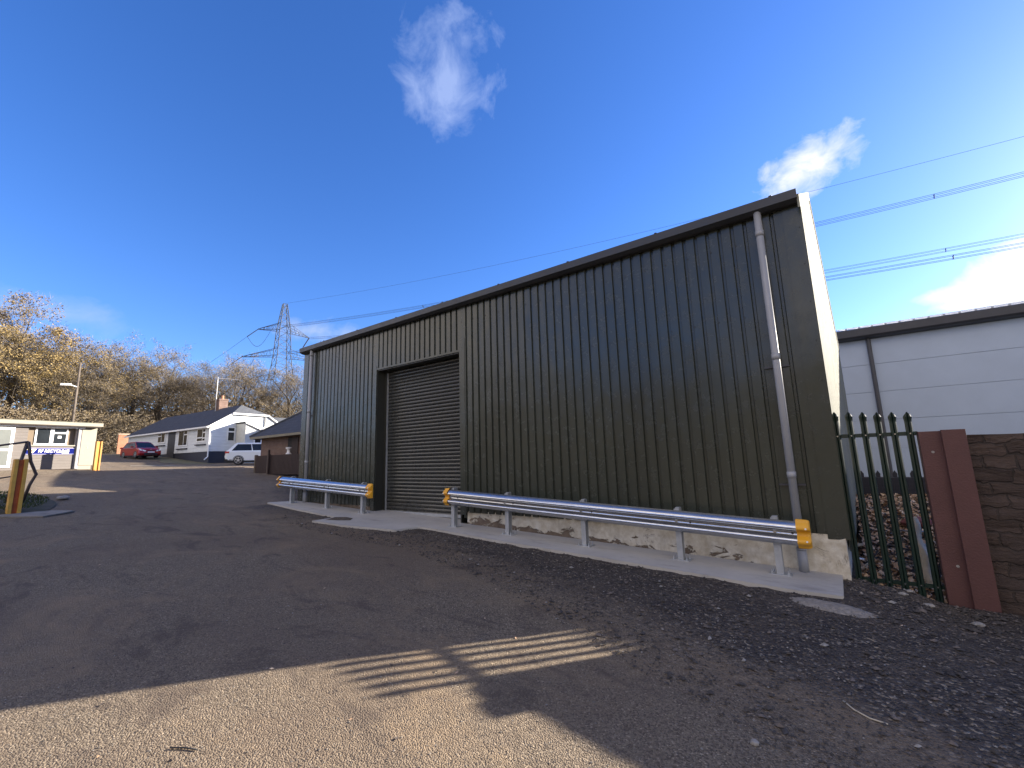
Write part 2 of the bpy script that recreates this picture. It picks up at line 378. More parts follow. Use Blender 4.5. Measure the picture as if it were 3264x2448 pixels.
build('mortar_patch',m,MORT,smooth=True,label='rough grey mortar spill on the gravel at the right end of the concrete strip',cat='mortar patch')

# ------------------------------------------------------------------ main shed
Z0=gz(0,7.4,False)
shed=empty('metal_shed',(-7,7.455,.3),label='large olive green corrugated metal shed with a closed roller shutter door',cat='shed')
YW=7.455; XL,XR=-14.0,0.0; ZT=5.36; ZC=.53; DX0,DX1,DH=-10.12,-6.96,4.235
PER=.187; DEP=.034
def prof(x0,x1,ph=0):
    """(x, depth) pairs of the sheet: wide outer flats, narrow recessed grooves"""
    out=[(x0,0.)]; x=x0+ph
    while x+.07<x1:
        out += [(x,0.),(x+.014,DEP),(x+.046,DEP),(x+.060,0.)]; x+=PER
    out.append((x1,0.)); return out
m=MB()
def wall_strip(pr,zb,zt,y=YW):
    m.strip([(x,y+d,zb) for x,d in pr],[(x,y+d,zt) for x,d in pr])
wall_strip(prof(XL+.02,DX0,.26),ZC,ZT)
wall_strip(prof(DX0,DX1,.05),DH,ZT)
wall_strip(prof(DX1,XR-.02,.19)[:-1]+[(XR-.02,0)],ZC,ZT)
# fixing screw heads in rows on the flats
def screw(x,y,z,r=.009):
    m.box(x-r,x+r,y-.006,y+.001,z-r,z+r,m=1)
for z in (1.15,2.45,3.75,4.95):
    x=XL+.26+.12
    while x<-.4:
        if not (DX0-.15<x<DX1+.15 and z<DH+.1):
            screw(x,YW,z)
        x+=PER*2
build('front_cladding',m,[GREEN,BLACK],shed,label='olive box-profile wall sheets with narrow vertical grooves')
# flashings
m=MB()
m.box(DX0-.15,DX0+.004,YW-.008,YW+.02,ZC-.42,DH+.10)
m.box(DX1-.004,DX1+.16,YW-.008,YW+.02,ZC-.05,DH+.30)
m.box(DX0+.005,DX1-.005,YW-.007,YW+.02,DH-.004,DH+.04)
for k in range(9):
    z=.75+k*.42
    m.box(DX0-.085,DX0-.072,YW-.013,YW-.006,z,z+.013,m=1); m.box(DX1+.07,DX1+.083,YW-.013,YW-.006,z,z+.013,m=1)
build('door_surround',m,[GREEN,BLACK],shed)
m=MB(); m.box(DX0-.002,DX0+.03,YW+.021,YW+.36,gz(-10,7.6,False)+.03,DH-.006); build('door_reveal',m,DARK,shed); m=MB(); m.box(DX1-.03,DX1+.002,YW+.021,YW+.36,gz(-7,7.6,False)+.03,DH-.006)
m.box(DX0+.031,DX1-.031,YW+.021,YW+.36,DH-.03,DH-.007)
build('door_reveal',m,DARK,shed)
m=MB(); m.box(XL-.03,XL+.24,YW-.010,YW+.02,ZC-.03,ZT); m.box(XL-.03,XL-.022,YW+.02,YW+.3,ZC-.03,ZT)
build('corner_flashing',m,GREEN,shed); m=MB()
m.box(XR-.24,XR+.006,YW-.010,YW+.02,ZC-.03,ZT)
for k in range(8):
    z=.9+k*.58; m.box(XR-.05,XR-.038,YW-.016,YW-.009,z,z+.012,m=1)
build('corner_flashing',m,[GREEN,BLACK],shed)
# roller shutter
rd=MB(); zb=gz(-8.5,7.7,False)+.045; yd=YW+.345; ns=42; hs=(DH-.03-zb)/ns
prof_s=[]
for k in range(ns):
    z=zb+k*hs
    for q,(a,d) in enumerate(((0,.0),(.10,-.012),(.32,-.024),(.55,-.026),(.80,-.018),(.93,-.006),(.97,.006))):
        prof_s.append((z+a*hs,yd+d))
prof_s.append((DH-.03,yd))
rd.strip([(DX1-.031,y,z) for z,y in prof_s],[(DX0+.13,y,z) for z,y in prof_s])
curtain=build('roller_shutter',rd,SHUT,shed)
m=MB(); m.box(DX0+.031,DX0+.128,yd-.075,yd+.03,zb-.01,DH-.03)
build('shutter_guide',m,DARK,curtain)
m=MB(); m.box(DX0+.129,DX0+.142,yd-.082,yd-.03,zb-.01,DH-.08)
build('guide_edge',m,GALVD,curtain)
m=MB(); m.box(DX0+.15,DX1-.04,yd-.034,yd-.022,zb-.012,zb+.055)
build('bottom_rail',m,GALVD,curtain)
# plinth
m=MB(); 
def plinth(x0,x1,endcap=False):
    n=max(2,int((x1-x0)/.06)); cols=[]
    for i in range(n+1):
        x=x0+(x1-x0)*i/n; col=[]; zb=gz(x,7.4,False)-.02; zt=ZC+.03
        for k in range(9):
            z=zb+(zt-zb)*k/8; y=YW+.035-.03*noise.noise(Vector((x*1.7,z*3,2)))-.012*noise.noise(Vector((x*8,z*8,2)))
            if x>-.9: y-=.03*sm(-.9,-.4,x)
            col.append((x,y,z))
        cols.append(col)
    for a,b in zip(cols,cols[1:]): m.strip(b,a) if False else m.strip(a,b)
    return cols
plinth(XL+.02,DX0-.16); build('plinth',m,PLINTH,shed,smooth=True,label='low strip of brown base wall left of the roller door'); m=MB(); cols=plinth(DX1+.17,XR-.05)
side=[(XR-.05+.004,p[1],p[2]) for p in cols[-1]]
m.strip(cols[-1],[(XR-.03+.04*sm(0,1,(p[1]-7)),YW+1.2,p[2]) for p in cols[-1]])
pl=build('plinth',m,PLINTH,shed,smooth=True,label='old cream rendered base wall with peeling and bare brown patches')
# right gable wall, slightly splayed
A=Vector((0,YW,0)); Bp=Vector((.42,16.4,0)); ex=(Bp-A).normalized(); L=(Bp-A).length
ZE=5.44; ZR=7.29; SR=(11.15-YW)/(16.4-YW)*L; ZB=4.75
def ztop(s): return ZE+(ZR-ZE)*s/SR if s<SR else ZR+(ZB-ZR)*(s-SR)/(L-SR)
nrm=Vector((ex.y,-ex.x,0))
m=MB(); pr=prof(0,L,.1)
pr=sorted(set(pr+[(SR,0.)]))
Abot=[];Atop=[]
for s,d in pr:
    p=A+ex*s-nrm*d; Abot.append((p.x,p.y,.5 if s<.3 else .3)); Atop.append((p.x,p.y,ztop(s)))
m.strip(Abot,Atop)
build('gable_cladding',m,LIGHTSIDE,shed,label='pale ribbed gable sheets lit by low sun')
m=MB()
def verge(s0,s1):
    for a,b in ((s0,s1),):
        p=A+ex*a+nrm*.012; q=A+ex*b+nrm*.012
        zt0,zt1=ztop(a)+.05,ztop(b)+.05
        m.prism([(p.x,p.y,zt0-.2),(q.x,q.y,zt1-.2),(q.x,q.y,zt1),(p.x,p.y,zt0)],-nrm*.03)
verge(-.15,SR); verge(SR,L)
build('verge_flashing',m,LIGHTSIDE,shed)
# other walls and roof
m=MB()
m.face([(XL,YW+.3,.4),(XL,16.4,.4),(XL,16.4,ZB),(XL,11.15,ZR),(XL,YW+.03,ZE)]); m.face([(XL,16.4,.3),(.42,16.4,.3),(.42,16.4,ZB),(XL,16.4,ZB)])
m.box(XL,DX0-.05,YW+.06,YW+.1,.4,5.3); m.box(DX1+.04,-.06,YW+.06,YW+.1,.4,5.3); m.box(DX0,DX1,YW+.42,YW+.46,.2,DH+.05)
m.box(DX0-.05,DX1+.04,YW+.06,YW+.1,DH+.01,5.3)
build('rear_cladding',m,GREEN,shed)
m=MB()
o=.12
m.face([(XL-.05,7.30,ZE+.0),(XR-.06,7.30,ZE+.0),(.19,11.15,ZR+.03),(XL-.05,11.15,ZR+.03)])
m.face([(XL-.05,11.15,ZR+.03),(.19,11.15,ZR+.03),(.44,16.5,ZB+.03),(XL-.05,16.5,ZB+.03)])
build('roof',m,DKGREY,shed)
m=MB() # eaves gutter with soffit
GZ=ZE+.06
pg=[(YW-.005,ZT-.04),(7.36,ZT-.04),(7.275,GZ-.135),(7.268,GZ),(7.285,GZ),(7.29,GZ-.03),(7.40,GZ-.03),(YW-.005,GZ-.03)]
m.prism([(XL-.06,y,z) for y,z in pg],(XR+.0-XL+.04,0,0))
for k in range(8):
    x=XL+1.4+k*1.75; m.box(x-.02,x+.02,7.262,7.29,GZ,GZ+.014)
build('gutter',m,GUTM,shed)
# downpipes
def downpipe(x,zb,joints):
    m=MB(); y=YW-.095; m.tube([(x,y,zb),(x,y,ZT+.02)],.052,16)
    for z in joints: m.tube([(x,y,z-.045),(x,y,z+.045)],.0585,16)
    m.tube([(x,y,zb-.0),(x,y,zb+.30)],.060,16); m.tube([(x,y,zb+.29),(x,y,zb+.305)],.066,16)
    o=build('downpipe',m,PIPEM,shed,smooth=False)
    for p in o.data.polygons: p.use_smooth = len(p.vertices)==4
    for z in joints[1:]:
        b=MB(); b.box(x-.17,x+.15,YW-.045,YW-.03,z-.15,z-.125); b.box(x-.06,x+.06,y+.04,YW-.03,z-.15,z-.125)
        build('pipe_bracket',b,DKGREY,o)
downpipe(-.555,gz(-.55,7.3,False)+.04,(5.0,3.05,1.35)); downpipe(-13.43,gz(-13.4,7.3,False)+.04,(5.2,3.35,1.75))

# ------------------------------------------------------------------ crash barriers
WP=[(0.0,-.014),(.004,-.026),(.022,-.050),(.046,-.078),(.060,-.090),(.074,-.097),(.088,-.098),(.098,-.092),(.106,-.080),(.120,-.040),(.130,-.026),(.142,-.020),(.168,-.020),(.180,-.028),(.200,-.060),(.214,-.082),(.226,-.094),(.238,-.098),(.250,-.097),(.264,-.088),(.284,-.060),(.302,-.030),(.310,-.014)]
WP_old=[(0.0,-.020),(.006,-.052),(.018,-.066),(.050,-.098),(.062,-.103),(.092,-.103),(.102,-.096),(.128,-.030),(.137,-.022),(.173,-.022),(.182,-.030),(.208,-.096),(.218,-.103),(.248,-.103),(.260,-.098),(.292,-.066),(.304,-.052),(.310,-.020)]
def barrier(x0,z0,x1,z1,posts,yr,label,capw=.16):
    # z0,z1 = rail top heights
    t=empty('crash_barrier',((x0+x1)/2,yr,gz((x0+x1)/2,7,False)+.04),label=label,cat='crash barrier',group='w beam crash barriers along the shed wall')
    zt=lambda x: z0+(z1-z0)*(x-x0)/(x1-x0)
    m=MB()
    m.strip([(x0,yr+d,z0-h) for h,d in WP],[(x1,yr+d,z1-h) for h,d in WP])
    for px in posts:
        for dx,h in ((.20,.155),):
            if x0+.1<px+dx<x1-.1:
                d=-.0205
                m.tube([(px+dx-.0,yr+d-.003,zt(px+dx)-h),(px+dx,yr+d+.001,zt(px+dx)-h)],.014,10,m=1)
        m.tube([(px,yr-.032,zt(px)-.155),(px,yr-.018,zt(px)-.155)],.02,6)
    rail=build('rail',m,[GALV,BLACK],t)
    for p in rail.data.polygons: p.use_smooth = p.index<len(WP)-1
    for px in posts:
        zb=gz(px,6.9,False)+.045; ztp=zt(px)+.035; f=.042; dp=.11; y0=yr+.035
        m=MB()
        m.box(px-f,px+f,y0,y0+.007,zb,ztp-.02); m.box(px-f,px+f,y0+dp-.007,y0+dp,zb,ztp-.02); m.box(px-.035,px-.028,y0+.0072,y0+dp-.0072,zb,ztp-.02)
        m.box(px-f*.6,px+f*.9,y0+.02,y0+dp+.005,ztp-.019,ztp-.002)
        p=build('post',m,GALVD,t)
        m=MB(); m.box(px-.13,px+.13,y0-.045,y0+dp+.045,zb-.008,zb+.008)
        for sx in (-1,1):
            for yy in (y0-.015,y0+dp+.02):
                m.tube([(px+sx*.095,yy,zb+.008),(px+sx*.095,yy,zb+.028)],.015,6); m.tube([(px+sx*.095,yy,zb+.028),(px+sx*.095,yy,zb+.06)],.007,6)
        build('base_plate',m,GALVD,p)
        m=MB(); m.box(px-.05,px+.05,yr-.017,yr+.034,zt(px)-.27,zt(px)-.04)
        build('spacer_block',m,GALVD,p)
    # yellow end caps: a bow-tie shaped shell that clasps the beam
    for xe,s in ((x0,-1),(x1,1)):
        m=MB(); rows=[]; zc=zt(xe)-.155
        prf=[(.155-h, d-.014) for h,d in WP]      # offset outside the beam
        prf=[(.182,.012),(.176,-.045)]+[(zz*1.07,d) for zz,d in prf[1:-1]]+[(-.176,-.045),(-.182,.012)]
        for dx,k,push in ((-.05,1.0,0.),(.02,1.0,0.),(.065,.985,.004),(.09,.95,.014),(.10,.88,.03)):
            rows.append([(xe+s*dx,yr+min(.012,d+push),zc+zz*k) for zz,d in prf])
        for a,b in zip(rows,rows[1:]): m.strip(b,a) if s>0 else m.strip(a,b)
        m.face(rows[-1] if s<0 else rows[-1][::-1])
        cap=build('end_cap',m,YEL,t,smooth=True)
        c=MB()
        for hh in (.078,-.078):
            c=MB(); c.tube([(xe+s*.055,yr-.122,zc+hh),(xe+s*.055,yr-.108,zc+hh)],.012,8); build('rivet',c,WHITE,cap)
barrier(-14.18,1.318,-9.62,1.132,(-13.62,-11.68,-10.02),6.97,'shorter galvanised barrier rail left of the roller door, on three posts')
barrier(-6.86,1.066,-.50,.772,(-6.78,-5.33,-3.68,-2.08,-.80),6.97,'longer galvanised barrier rail right of the roller door, on five posts')

# ------------------------------------------------------------------ palisade fence, red post, stone wall
FY=7.6
fence=empty('palisade_fence',(.4,FY,-.1),label='dark green pointed steel palisade fence between shed corner and red post',cat='fence')
def pale(x,zb,zt,y=FY,w=.071):
    m=MB(); xsn=[(-.5,0),(-.34,-.022),(-.12,-.022),(0,-.006),(.12,-.022),(.34,-.022),(.5,0)]
    body=[(x+a*w,y+d) for a,d in xsn]
    A=[(px,py,zb) for px,py in body]; B=[(px,py,zt-.13) for px,py in body]
    C=[(x+(px-x)*1.18,py-.016,zt-.065) for px,py in body]
    m.strip(A,B); m.strip(B,C)
    tip=[(x-.42*w,y-.026,zt-.040),(x-.30*w,y-.036,zt-.030),(x-.12*w,y-.036,zt-.008),(x,y-.028,zt),(x+.12*w,y-.036,zt-.008),(x+.30*w,y-.036,zt-.030),(x+.42*w,y-.026,zt-.040)]
    m.strip(C,tip)
    o=build('pale',m,STEELG,fence); s=o.modifiers.new('s','SOLIDIFY'); s.thickness=.004; s.offset=0
    for z in (1.86,.0):
        r=MB(); r.tube([(x,y-.03,z),(x,y-.018,z)],.009,8); build('bolt',r,GALV,o)
for x,zb,zt in ((.03,-.02,2.20),(.185,-.10,2.19),(.335,-.20,2.175),(.485,-.22,2.16),(.635,-.24,2.15),(.785,-.25,2.14)):
    pale(x,zb,zt)
for z in (1.86,0.0):
    m=MB(); m.box(-.01,.86,FY+.001,FY+.045,z-.025,z-.019); m.box(-.01,.86,FY+.001,FY+.007,z-.0189,z+.025)
    build('rail',m,STEELG,fence)
# red oxide steel channel post
post=empty('steel_gate_post',(1.05,7.52,-.22),label='thick dark red steel column standing between palisade fence and stone wall',cat='post')
m=MB()
m.box(.85,1.075,7.50,7.512,-.45,1.875); m.box(.85,.862,7.5121,7.68,-.45,1.875)
m.box(1.055,1.268,7.445,7.458,-.45,1.885); m.box(1.256,1.268,7.4581,7.68,-.45,1.885); m.box(1.055,1.067,7.4581,7.4999,-.45,1.885)
m.box(.863,1.255,7.66,7.68,-.45,1.87)
bevel(build('column',m,REDOX,post),.003,2)
m=MB()
for x,z in ((.955,1.62),(.985,.28)):
    m=MB(); m.tube([(x,7.493,z),(x,7.5,z)],.015,10); build('bolt_head',m,STONEL,post)
# old wall
m=MB()
wx=steps(1.27,7,.07)+[7]; wz=steps(-.6,1.81,.07)+[1.81]
rows=[]
for z in wz:
    row=[]
    for x in wx:
        d=.03*noise.noise(Vector((x*2,z*6,1)))+.02*noise.noise(Vector((x*7,z*14,1)))
        row.append((x,7.53-(x-1.27)*.02+d,z+(.012*noise.noise(Vector((x*2,0,7))) if z>1.7 else 0)))
    rows.append(row)
for a,b in zip(rows,rows[1:]): m.strip(a,b)
m.strip(rows[-1],[(x,y+.35,z) for x,y,z in rows[-1]])
m.strip([(x,y+.35,z) for x,y,z in rows[-1]],[(x,y+.35,-.6) for x,y,z in rows[-1]])
build('stone_wall',m,OLDWALL,origin=(1.3,7.53,-.2),smooth=True,label='dark weathered rubble stone boundary wall right of the red post',cat='wall')

# behind the fence: dark panel fence with spikes, leaf litter, odds and ends
bf=empty('panel_fence',(2.5,12.0,.68),label='low blue black panel fence with small spikes in front of the white warehouse',cat='fence')
m=MB(); m.box(.30,6.5,12.0,12.05,.45,1.07)
for k in range(7): m.box(.31,6.5,11.992,11.9995,.52+k*.08,.545+k*.08)
build('panel',m,mat('blue_black_paint',(.012,.013,.022),.5),bf)
for k in range(22):
    x=.36+k*.27; m=MB(); m.prism([(x-.035,12.02,1.072),(x+.035,12.02,1.072),(x+.04,12.02,1.15),(x,12.02,1.22),(x-.04,12.02,1.15)],(0,.012,0)); build('spike',m,mat('blue_black_spike',(.012,.013,.022),.5) if k==0 else bpy.data.materials['blue_black_spike'],bf)
LITTER=m_leaf('dead_leaves',(.30,.17,.10),(.50,.34,.22),(.68,.55,.40),3)
m=MB(); rr=random.Random(3)
for i in range(5200):
    x=rr.uniform(.02,1.9); y=7.62+4.4*rr.random()**1.2; z=gz(x,y)+rr.uniform(0,.06); s=rr.uniform(.018,.05)
    a=rr.uniform(0,6.28); t=Vector((math.cos(a),math.sin(a),rr.uniform(-.6,.6)))*s; b=Vector((-math.sin(a),math.cos(a),rr.uniform(-.6,.9)))*s*.7
    c=Vector((x,y,z)); m.face([c-t,c-b,c+t,c+b+Vector((0,0,s*.3))])
build('leaf_litter',m,LITTER,kind='stuff',label='brown dead leaves and twigs covering the bank behind the palisade fence')
def tubeobj(name,pts,r,mt,label,cat,n=8,group=None):
    m=MB(); m.tube(pts,r,n); build(name,m,mt,origin=pts[0],smooth=True,label=label,cat=cat,group=group)
def drape(pts,dz): return [(x,y,gz(x,y)+dz) for x,y in pts]
tubeobj('cable',[(.1+.2*k,8.9+.08*math.sin(k*1.3),gz(.1+.2*k,8.9)+.05+.02*math.sin(k)) for k in range(8)],.011,BLACK,'thin black cable lying level across the leaves behind the palisade fence','cable')
tubeobj('hose',[(.52+.1*math.cos(a*.5)+.03*a,9.7+.22*math.sin(a*.5),gz(.6,9.7)+.05) for a in range(14)],.013,mat('grey_hose',(.16,.15,.17),.5),'coiled grey hose on the leaf covered bank behind the fence','hose')
tubeobj('curved_pipe_offcut',[(.2+.07*math.cos(a*.35+1.2),7.95+.02*a,gz(.2,8)+.07+.07*math.sin(a*.35+1.2)) for a in range(10)],.012,WHITE,'pale curved pipe offcut at the foot of the second pale','pipe offcut')
# crumpled cream tarpaulin standing behind the last pales
m=MB(); rows=[]
for k in range(16):
    t=k/15; cx_=.80-.08*t+.02*math.sin(k); cy_=8.0+.45*t; r=.085*(1-.35*t); z=gz(.85,8)-.15+1.0*t; row=[]
    for a in range(15):
        th=2*math.pi*a/14; q=1+.28*noise.noise(Vector((math.cos(th)*1.4,math.sin(th)*1.4,t*5)))
        row.append((cx_+r*q*math.cos(th),cy_+r*q*math.sin(th),z+.02*math.sin(3*th)))
    rows.append(row)
for a,b in zip(rows,rows[1:]): m.strip(a,b)
m.face(rows[-1][:-1])
build('tarpaulin_roll',m,mat('cream_tarpaulin',(.50,.43,.32),.7,0,.12,5,.6,12),origin=(.8,8.0,-.1),smooth=True,label='crumpled cream tarpaulin roll leaning behind the right end of the palisade fence',cat='tarpaulin')
# bits of rubble in the litter
def rock(name,c,s,mt,seed,label,cat,group=None,flat=.6,parentless=True):
    m=MB(); rr=random.Random(seed); n1,n2=6,9; rows=[]
    for i in range(n1+1):
        ph=math.pi*i/n1; row=[]
        for j in range(n2+1):
            th=2*math.pi*(j%n2)/n2; d=Vector((math.sin(ph)*math.cos(th),math.sin(ph)*math.sin(th),math.cos(ph)))
            q=s*(1+.35*noise.noise(d*1.6+Vector((seed,0,0)))); row.append((c[0]+d.x*q*1.2,c[1]+d.y*q,c[2]+d.z*q*flat))
        rows.append(row)
    for a,b in zip(rows,rows[1:]): m.strip(b,a)
    return build(name,m,mt,origin=c,smooth=False,label=label,cat=cat,group=group)
BRKR=mat('broken_brick',(.16,.05,.045),.85,0,.25,12)
rock('broken_brick',(.90,9.9,gz(.9,9.9)+.1),.16,BRKR,4,'dark red broken brick lump on the bank just left of the red post','brick')
rock('plastic_scrap',(.80,8.9,gz(.8,8.9)+.13),.075,STONEL,9,'crumpled white plastic scrap above the tarpaulin roll','plastic scrap')
rock('plastic_scrap',(.13,9.4,gz(.13,9.4)+.12),.06,WHITE,12,'white plastic scrap on the bank close to the shed wall','plastic scrap')
rock('plastic_scrap',(.07,7.9,gz(.1,7.9)+.2),.04,WHITE,15,'small white plastic scrap low beside the first pale','plastic scrap',flat=.3)

# ------------------------------------------------------------------ white warehouse
wh=empty('warehouse',(9,17,0),label='long white panelled warehouse with dark eaves behind the palisade fence',cat='warehouse')
WK=1.175; WY=17.0*WK; WX1=30.0; WX0=.40
def wz(z): return 1.7+(z-1.7)*WK
m=MB()
js=[-1.0]+[wz(q) for q in (.82,1.66,2.5,3.34,4.185,5.0)]
for a,b in zip(js,js[1:]): m.box(WX0,WX1,WY,WY+.08,a+.006,b-.006)
m.box(WX0,WX1,WY+.03,WY+.07,-1,wz(4.995))
e0=wz(5.0); rz_=e0+2.0
m.face([(WX0,WY+.09,-1),(WX0,WY+.09,e0),(WX0,WY+9,rz_),(WX0,WY+18,e0),(WX0,WY+18,-1)]); m.face([(WX1,WY+.09,-1),(WX1,WY+.09,e0),(WX1,WY+9,rz_),(WX1,WY+18,e0),(WX1,WY+18,-1)][::-1])
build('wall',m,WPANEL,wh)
g0=wz(4.97); g1=wz(5.27)
m=MB(); m.prism([(WX0-.02,WY-.005,g0),(WX0-.02,WY-.30,g0+.04),(WX0-.02,WY-.36,g0+.1),(WX0-.02,WY-.38,g1),(WX0-.02,WY-.34,g1+.02),(WX0-.02,WY-.005,g1+.02)],(WX1-.3,0,0))
build('gutter',m,DKGREY,wh)
d=Vector((0,9.3,2.06)); m=MB(); m.face([(WX0-.06,WY-.3,g1+.02),(WX1,WY-.3,g1+.02),(WX1,WY+9,g1+2.08),(WX0-.06,WY+9,g1+2.08)]); m.face([(WX0-.06,WY+9,g1+2.08),(WX1,WY+9,g1+2.08),(WX1,WY+18.3,g1),(WX0-.06,WY+18.3,g1)])
k=WX0
while k<WX1: m.obox((k,WY-.3,g1+.025),(.06,0,0),d,(0,0,.05)); k+=.37
build('roof',m,ROOFSH,wh)
m=MB(); m.tube([(1.18*WK,WY-.06,-.5),(1.18*WK,WY-.06,g0+.05)],.066,10); build('downpipe',m,DKGREY,wh)

# ------------------------------------------------------------------ brick building left of the shed
bb=empty('brick_building',(-24,13,1.2),label='low red brick building with a grey slate roof beyond the left end of the shed',cat='building')
BX0,BX1,BY0,BY1=-29.1,-15.2,12.95,17.6; BE=3.42
m=MB(); 
m.box(BX0,BX1,BY0,BY1,.7,BE)
bwall=build('wall',m,BRICK,bb)
m=MB(); ov=.5; zr=BE+ (BY1-BY0+2*ov)/2*.74; yr_=(BY0+BY1)/2; hx=2.0
x0,x1,y0,y1=BX0-ov,BX1+ov,BY0-ov,BY1+ov; ze=BE+.02
m.face([(x0,y0,ze),(x1,y0,ze),(x1-hx,yr_,zr),(x0+hx+1.1,yr_,zr)]); m.face([(x1,y1,ze),(x0,y1,ze),(x0+hx+1.1,yr_,zr),(x1-hx,yr_,zr)])
m.face([(x0,y1,ze),(x0,y0,ze),(x0+hx+1.1,yr_,zr)]); m.face([(x1,y0,ze),(x1,y1,ze),(x1-hx,yr_,zr)])
rf=build('roof',m,SLATE,bb)
m=MB(); m.box(x0,x1,y0,y0+.03,ze-.14,ze-.004); m.box(x0,x0+.03,y0+.031,y1,ze-.14,ze-.004); m.box(x0+.031,x1,y0+.031,y1,ze-.10,ze-.03)
build('fascia',m,mat('beige_fascia',(.20,.18,.13),.7),rf)
m=MB(); m.tube([(x0,y0,ze+.03),(x0+hx+1.1,yr_,zr+.04)],.07,6); m.tube([(x0+hx+1.1,yr_,zr+.04),(x1-hx,yr_,zr+.04)],.07,6); build('ridge_tiles',m,SLATEG,rf)
m=MB(); m.box(-25.75,-25.3,BY0-.02,BY0+.02,1.0,BE-.16); build('door_opening',m,mat('dark_opening',(.015,.013,.012),.8),bb)
m=MB(); m.box(-25.25,-24.55,BY0-.05,BY0-.003,1.1,BE-.18); build('door',m,BROWNF,bb)
# brown stained fence in front of it
bfn=empty('wooden_fence',(-25.5,12.2,1.2),label='dark brown stained board fence in front of the brick building',cat='fence')
for xa,xb in ((-27.7,-26.3),(-26.12,-22.0)):
    m=MB(); m.box(xa,xb,12.1,12.14,1.22-.05*(xa>-26.2),2.24)
    k=xa+.02
    while k<xb-.1: m.box(k,k+.12,12.085,12.0995,1.24,2.22); k+=.14
    build('panel',m,BROWNF,bfn)
for xp in (-27.78,-26.21):
    m=MB(); m.box(xp-.07,xp+.07,12.06,12.2,1.0,2.3); build('post',m,WOOD,bfn)
m=MB(); m.box(-27.7,-26.3,12.05,12.16,1.165,1.212); build('sill',m,STONEL,bfn)
# white chimney-pot like planter standing on the fence line
m=MB(); cx_,cy_=-24.6,12.42
prof_p=[(1.2,.13),(2.24,.13),(2.27,.15),(2.31,.13),(2.35,.085),(2.48,.08),(2.53,.10),(2.55,.15),(2.63,.16),(2.64,.13),(2.635,.01)]
rows=[[(cx_+r*math.cos(2*math.pi*a/16),cy_+r*math.sin(2*math.pi*a/16),z) for a in range(17)] for z,r in prof_p]
for a,b in zip(rows,rows[1:]): m.strip(a,b)
build('stone_urn',m,WHITE,origin=(cx_,cy_,1.2),smooth=True,label='white urn on a pedestal by the brown fence of the brick building',cat='urn')
m=MB(); m.tube([(-25.95,12.0,1.2),(-25.95,12.0,2.55)],.055,10); build('wooden_stake',m,BROWNF,origin=(-25.95,12,1.2),label='short dark stake rising above the brown board fence',cat='stake')

ob=empty('shade_caster_block',(-34,25,1.4),label='added brick block, unseen behind the shed, that shades the bungalow gable and the SUV',cat='building')  # added out of view to cast shade on the bungalow gable and SUV
m=MB(); m.box(-39.4,-28,22.4,28,1.0,5.4); m.prism([(-39.4,22.4,5.4),(-39.4,28,5.4),(-39.4,25.2,7.2)],(11.4,0,0)); build('wall',m,BRICK,ob)
m=MB(); m.prism([(-39.6,22.1,5.26),(-39.6,25.2,7.26),(-39.6,28.3,5.26),(-39.6,28.3,5.38),(-39.6,25.2,7.40),(-39.6,22.1,5.38)],(11.8,0,0)); build('roof',m,SLATE,ob)
m=MB(); m.box(-36,-34.8,22.35,22.399,2.8,4.0); build('window',m,GLASS,ob)
m=MB(); m.box(-32.5,-30.2,22.33,22.398,1.2,4.1); build('door',m,BROWNF,ob)

# ------------------------------------------------------------------ white bungalow
N0=Vector((-43.61,15.14,0)); U=Vector((-.997,-.078,0)).normalized(); V=Vector((-.078,.997,0)).normalized(); Z=Vector((0,0,1))
bg=empty('bungalow',(-50,18,2.2),label='white weatherboarded bungalow with a dark slate roof and black base',cat='bungalow')
def W(s,t,z): return N0+U*s+V*t+Z*z
LB=18.2; WB=6.56; EV=5.30; GH=6.36; RZ=7.40; HT=1.62
def obx(m,s0,s1,t0,t1,z0,z1,mi=None): m.obox(W(s1,t0,z0),U*(s0-s1),V*(t1-t0),Z*(z1-z0),mi)
m=MB()
obx(m,.0,LB,0,WB,3.01,EV)
m.prism([W(0.003,0,EV),W(.003,WB,EV),W(.003,WB-HT,GH),W(.003,HT,GH)],U*.1)
wall=build('wall',m,WBOARD,bg)
m=MB(); obx(m,.05,LB-.05,.05,WB-.05,1.3,3.008); build('plinth',m,BLUEBLK,bg)
m=MB(); ov=.28; sl=(GH-EV)/HT
hs=1.75
def RP(s,t,z): return W(s,t,z+.06)
m.face([RP(-.15,-ov,EV-ov*sl),RP(-.15,HT,GH),RP(hs,WB/2,RZ),RP(LB+.2,WB/2,RZ),RP(LB+.2,-ov,EV-ov*sl)][::-1])
m.face([RP(-.15,WB+ov,EV-ov*sl),RP(-.15,WB-HT,GH),RP(hs,WB/2,RZ),RP(LB+.2,WB/2,RZ),RP(LB+.2,WB+ov,EV-ov*sl)])
roofb=build('roof',m,SLATE,bg)
m=MB(); m.face([RP(-.15,HT,GH),RP(-.15,WB-HT,GH),RP(hs,WB/2,RZ)]); build('hip_slope',m,SLATEG,roofb,label='paler grey half hip end of the roof')
m=MB(); w=.16
for sg,t0 in ((1,-ov),(-1,WB+ov)):
    a=RP(-.17,t0,EV-ov*sl); b=RP(-.17,HT if sg>0 else WB-HT,GH)
    m.prism([a-Z*w,b-Z*w,b-Z*.01,a-Z*.01],U*.03)
m.prism([RP(-.17,HT,GH)-Z*.12,RP(-.17,WB-HT,GH)-Z*.12,RP(-.17,WB-HT,GH)+Z*.02,RP(-.17,HT,GH)+Z*.02],U*-.08)
m.obox(RP(-.15,-ov-.1,EV-ov*sl-.15),U*(LB+.3),V*.1,Z*.13)
build('white_gutter_and_bargeboard',m,WHITE,roofb)
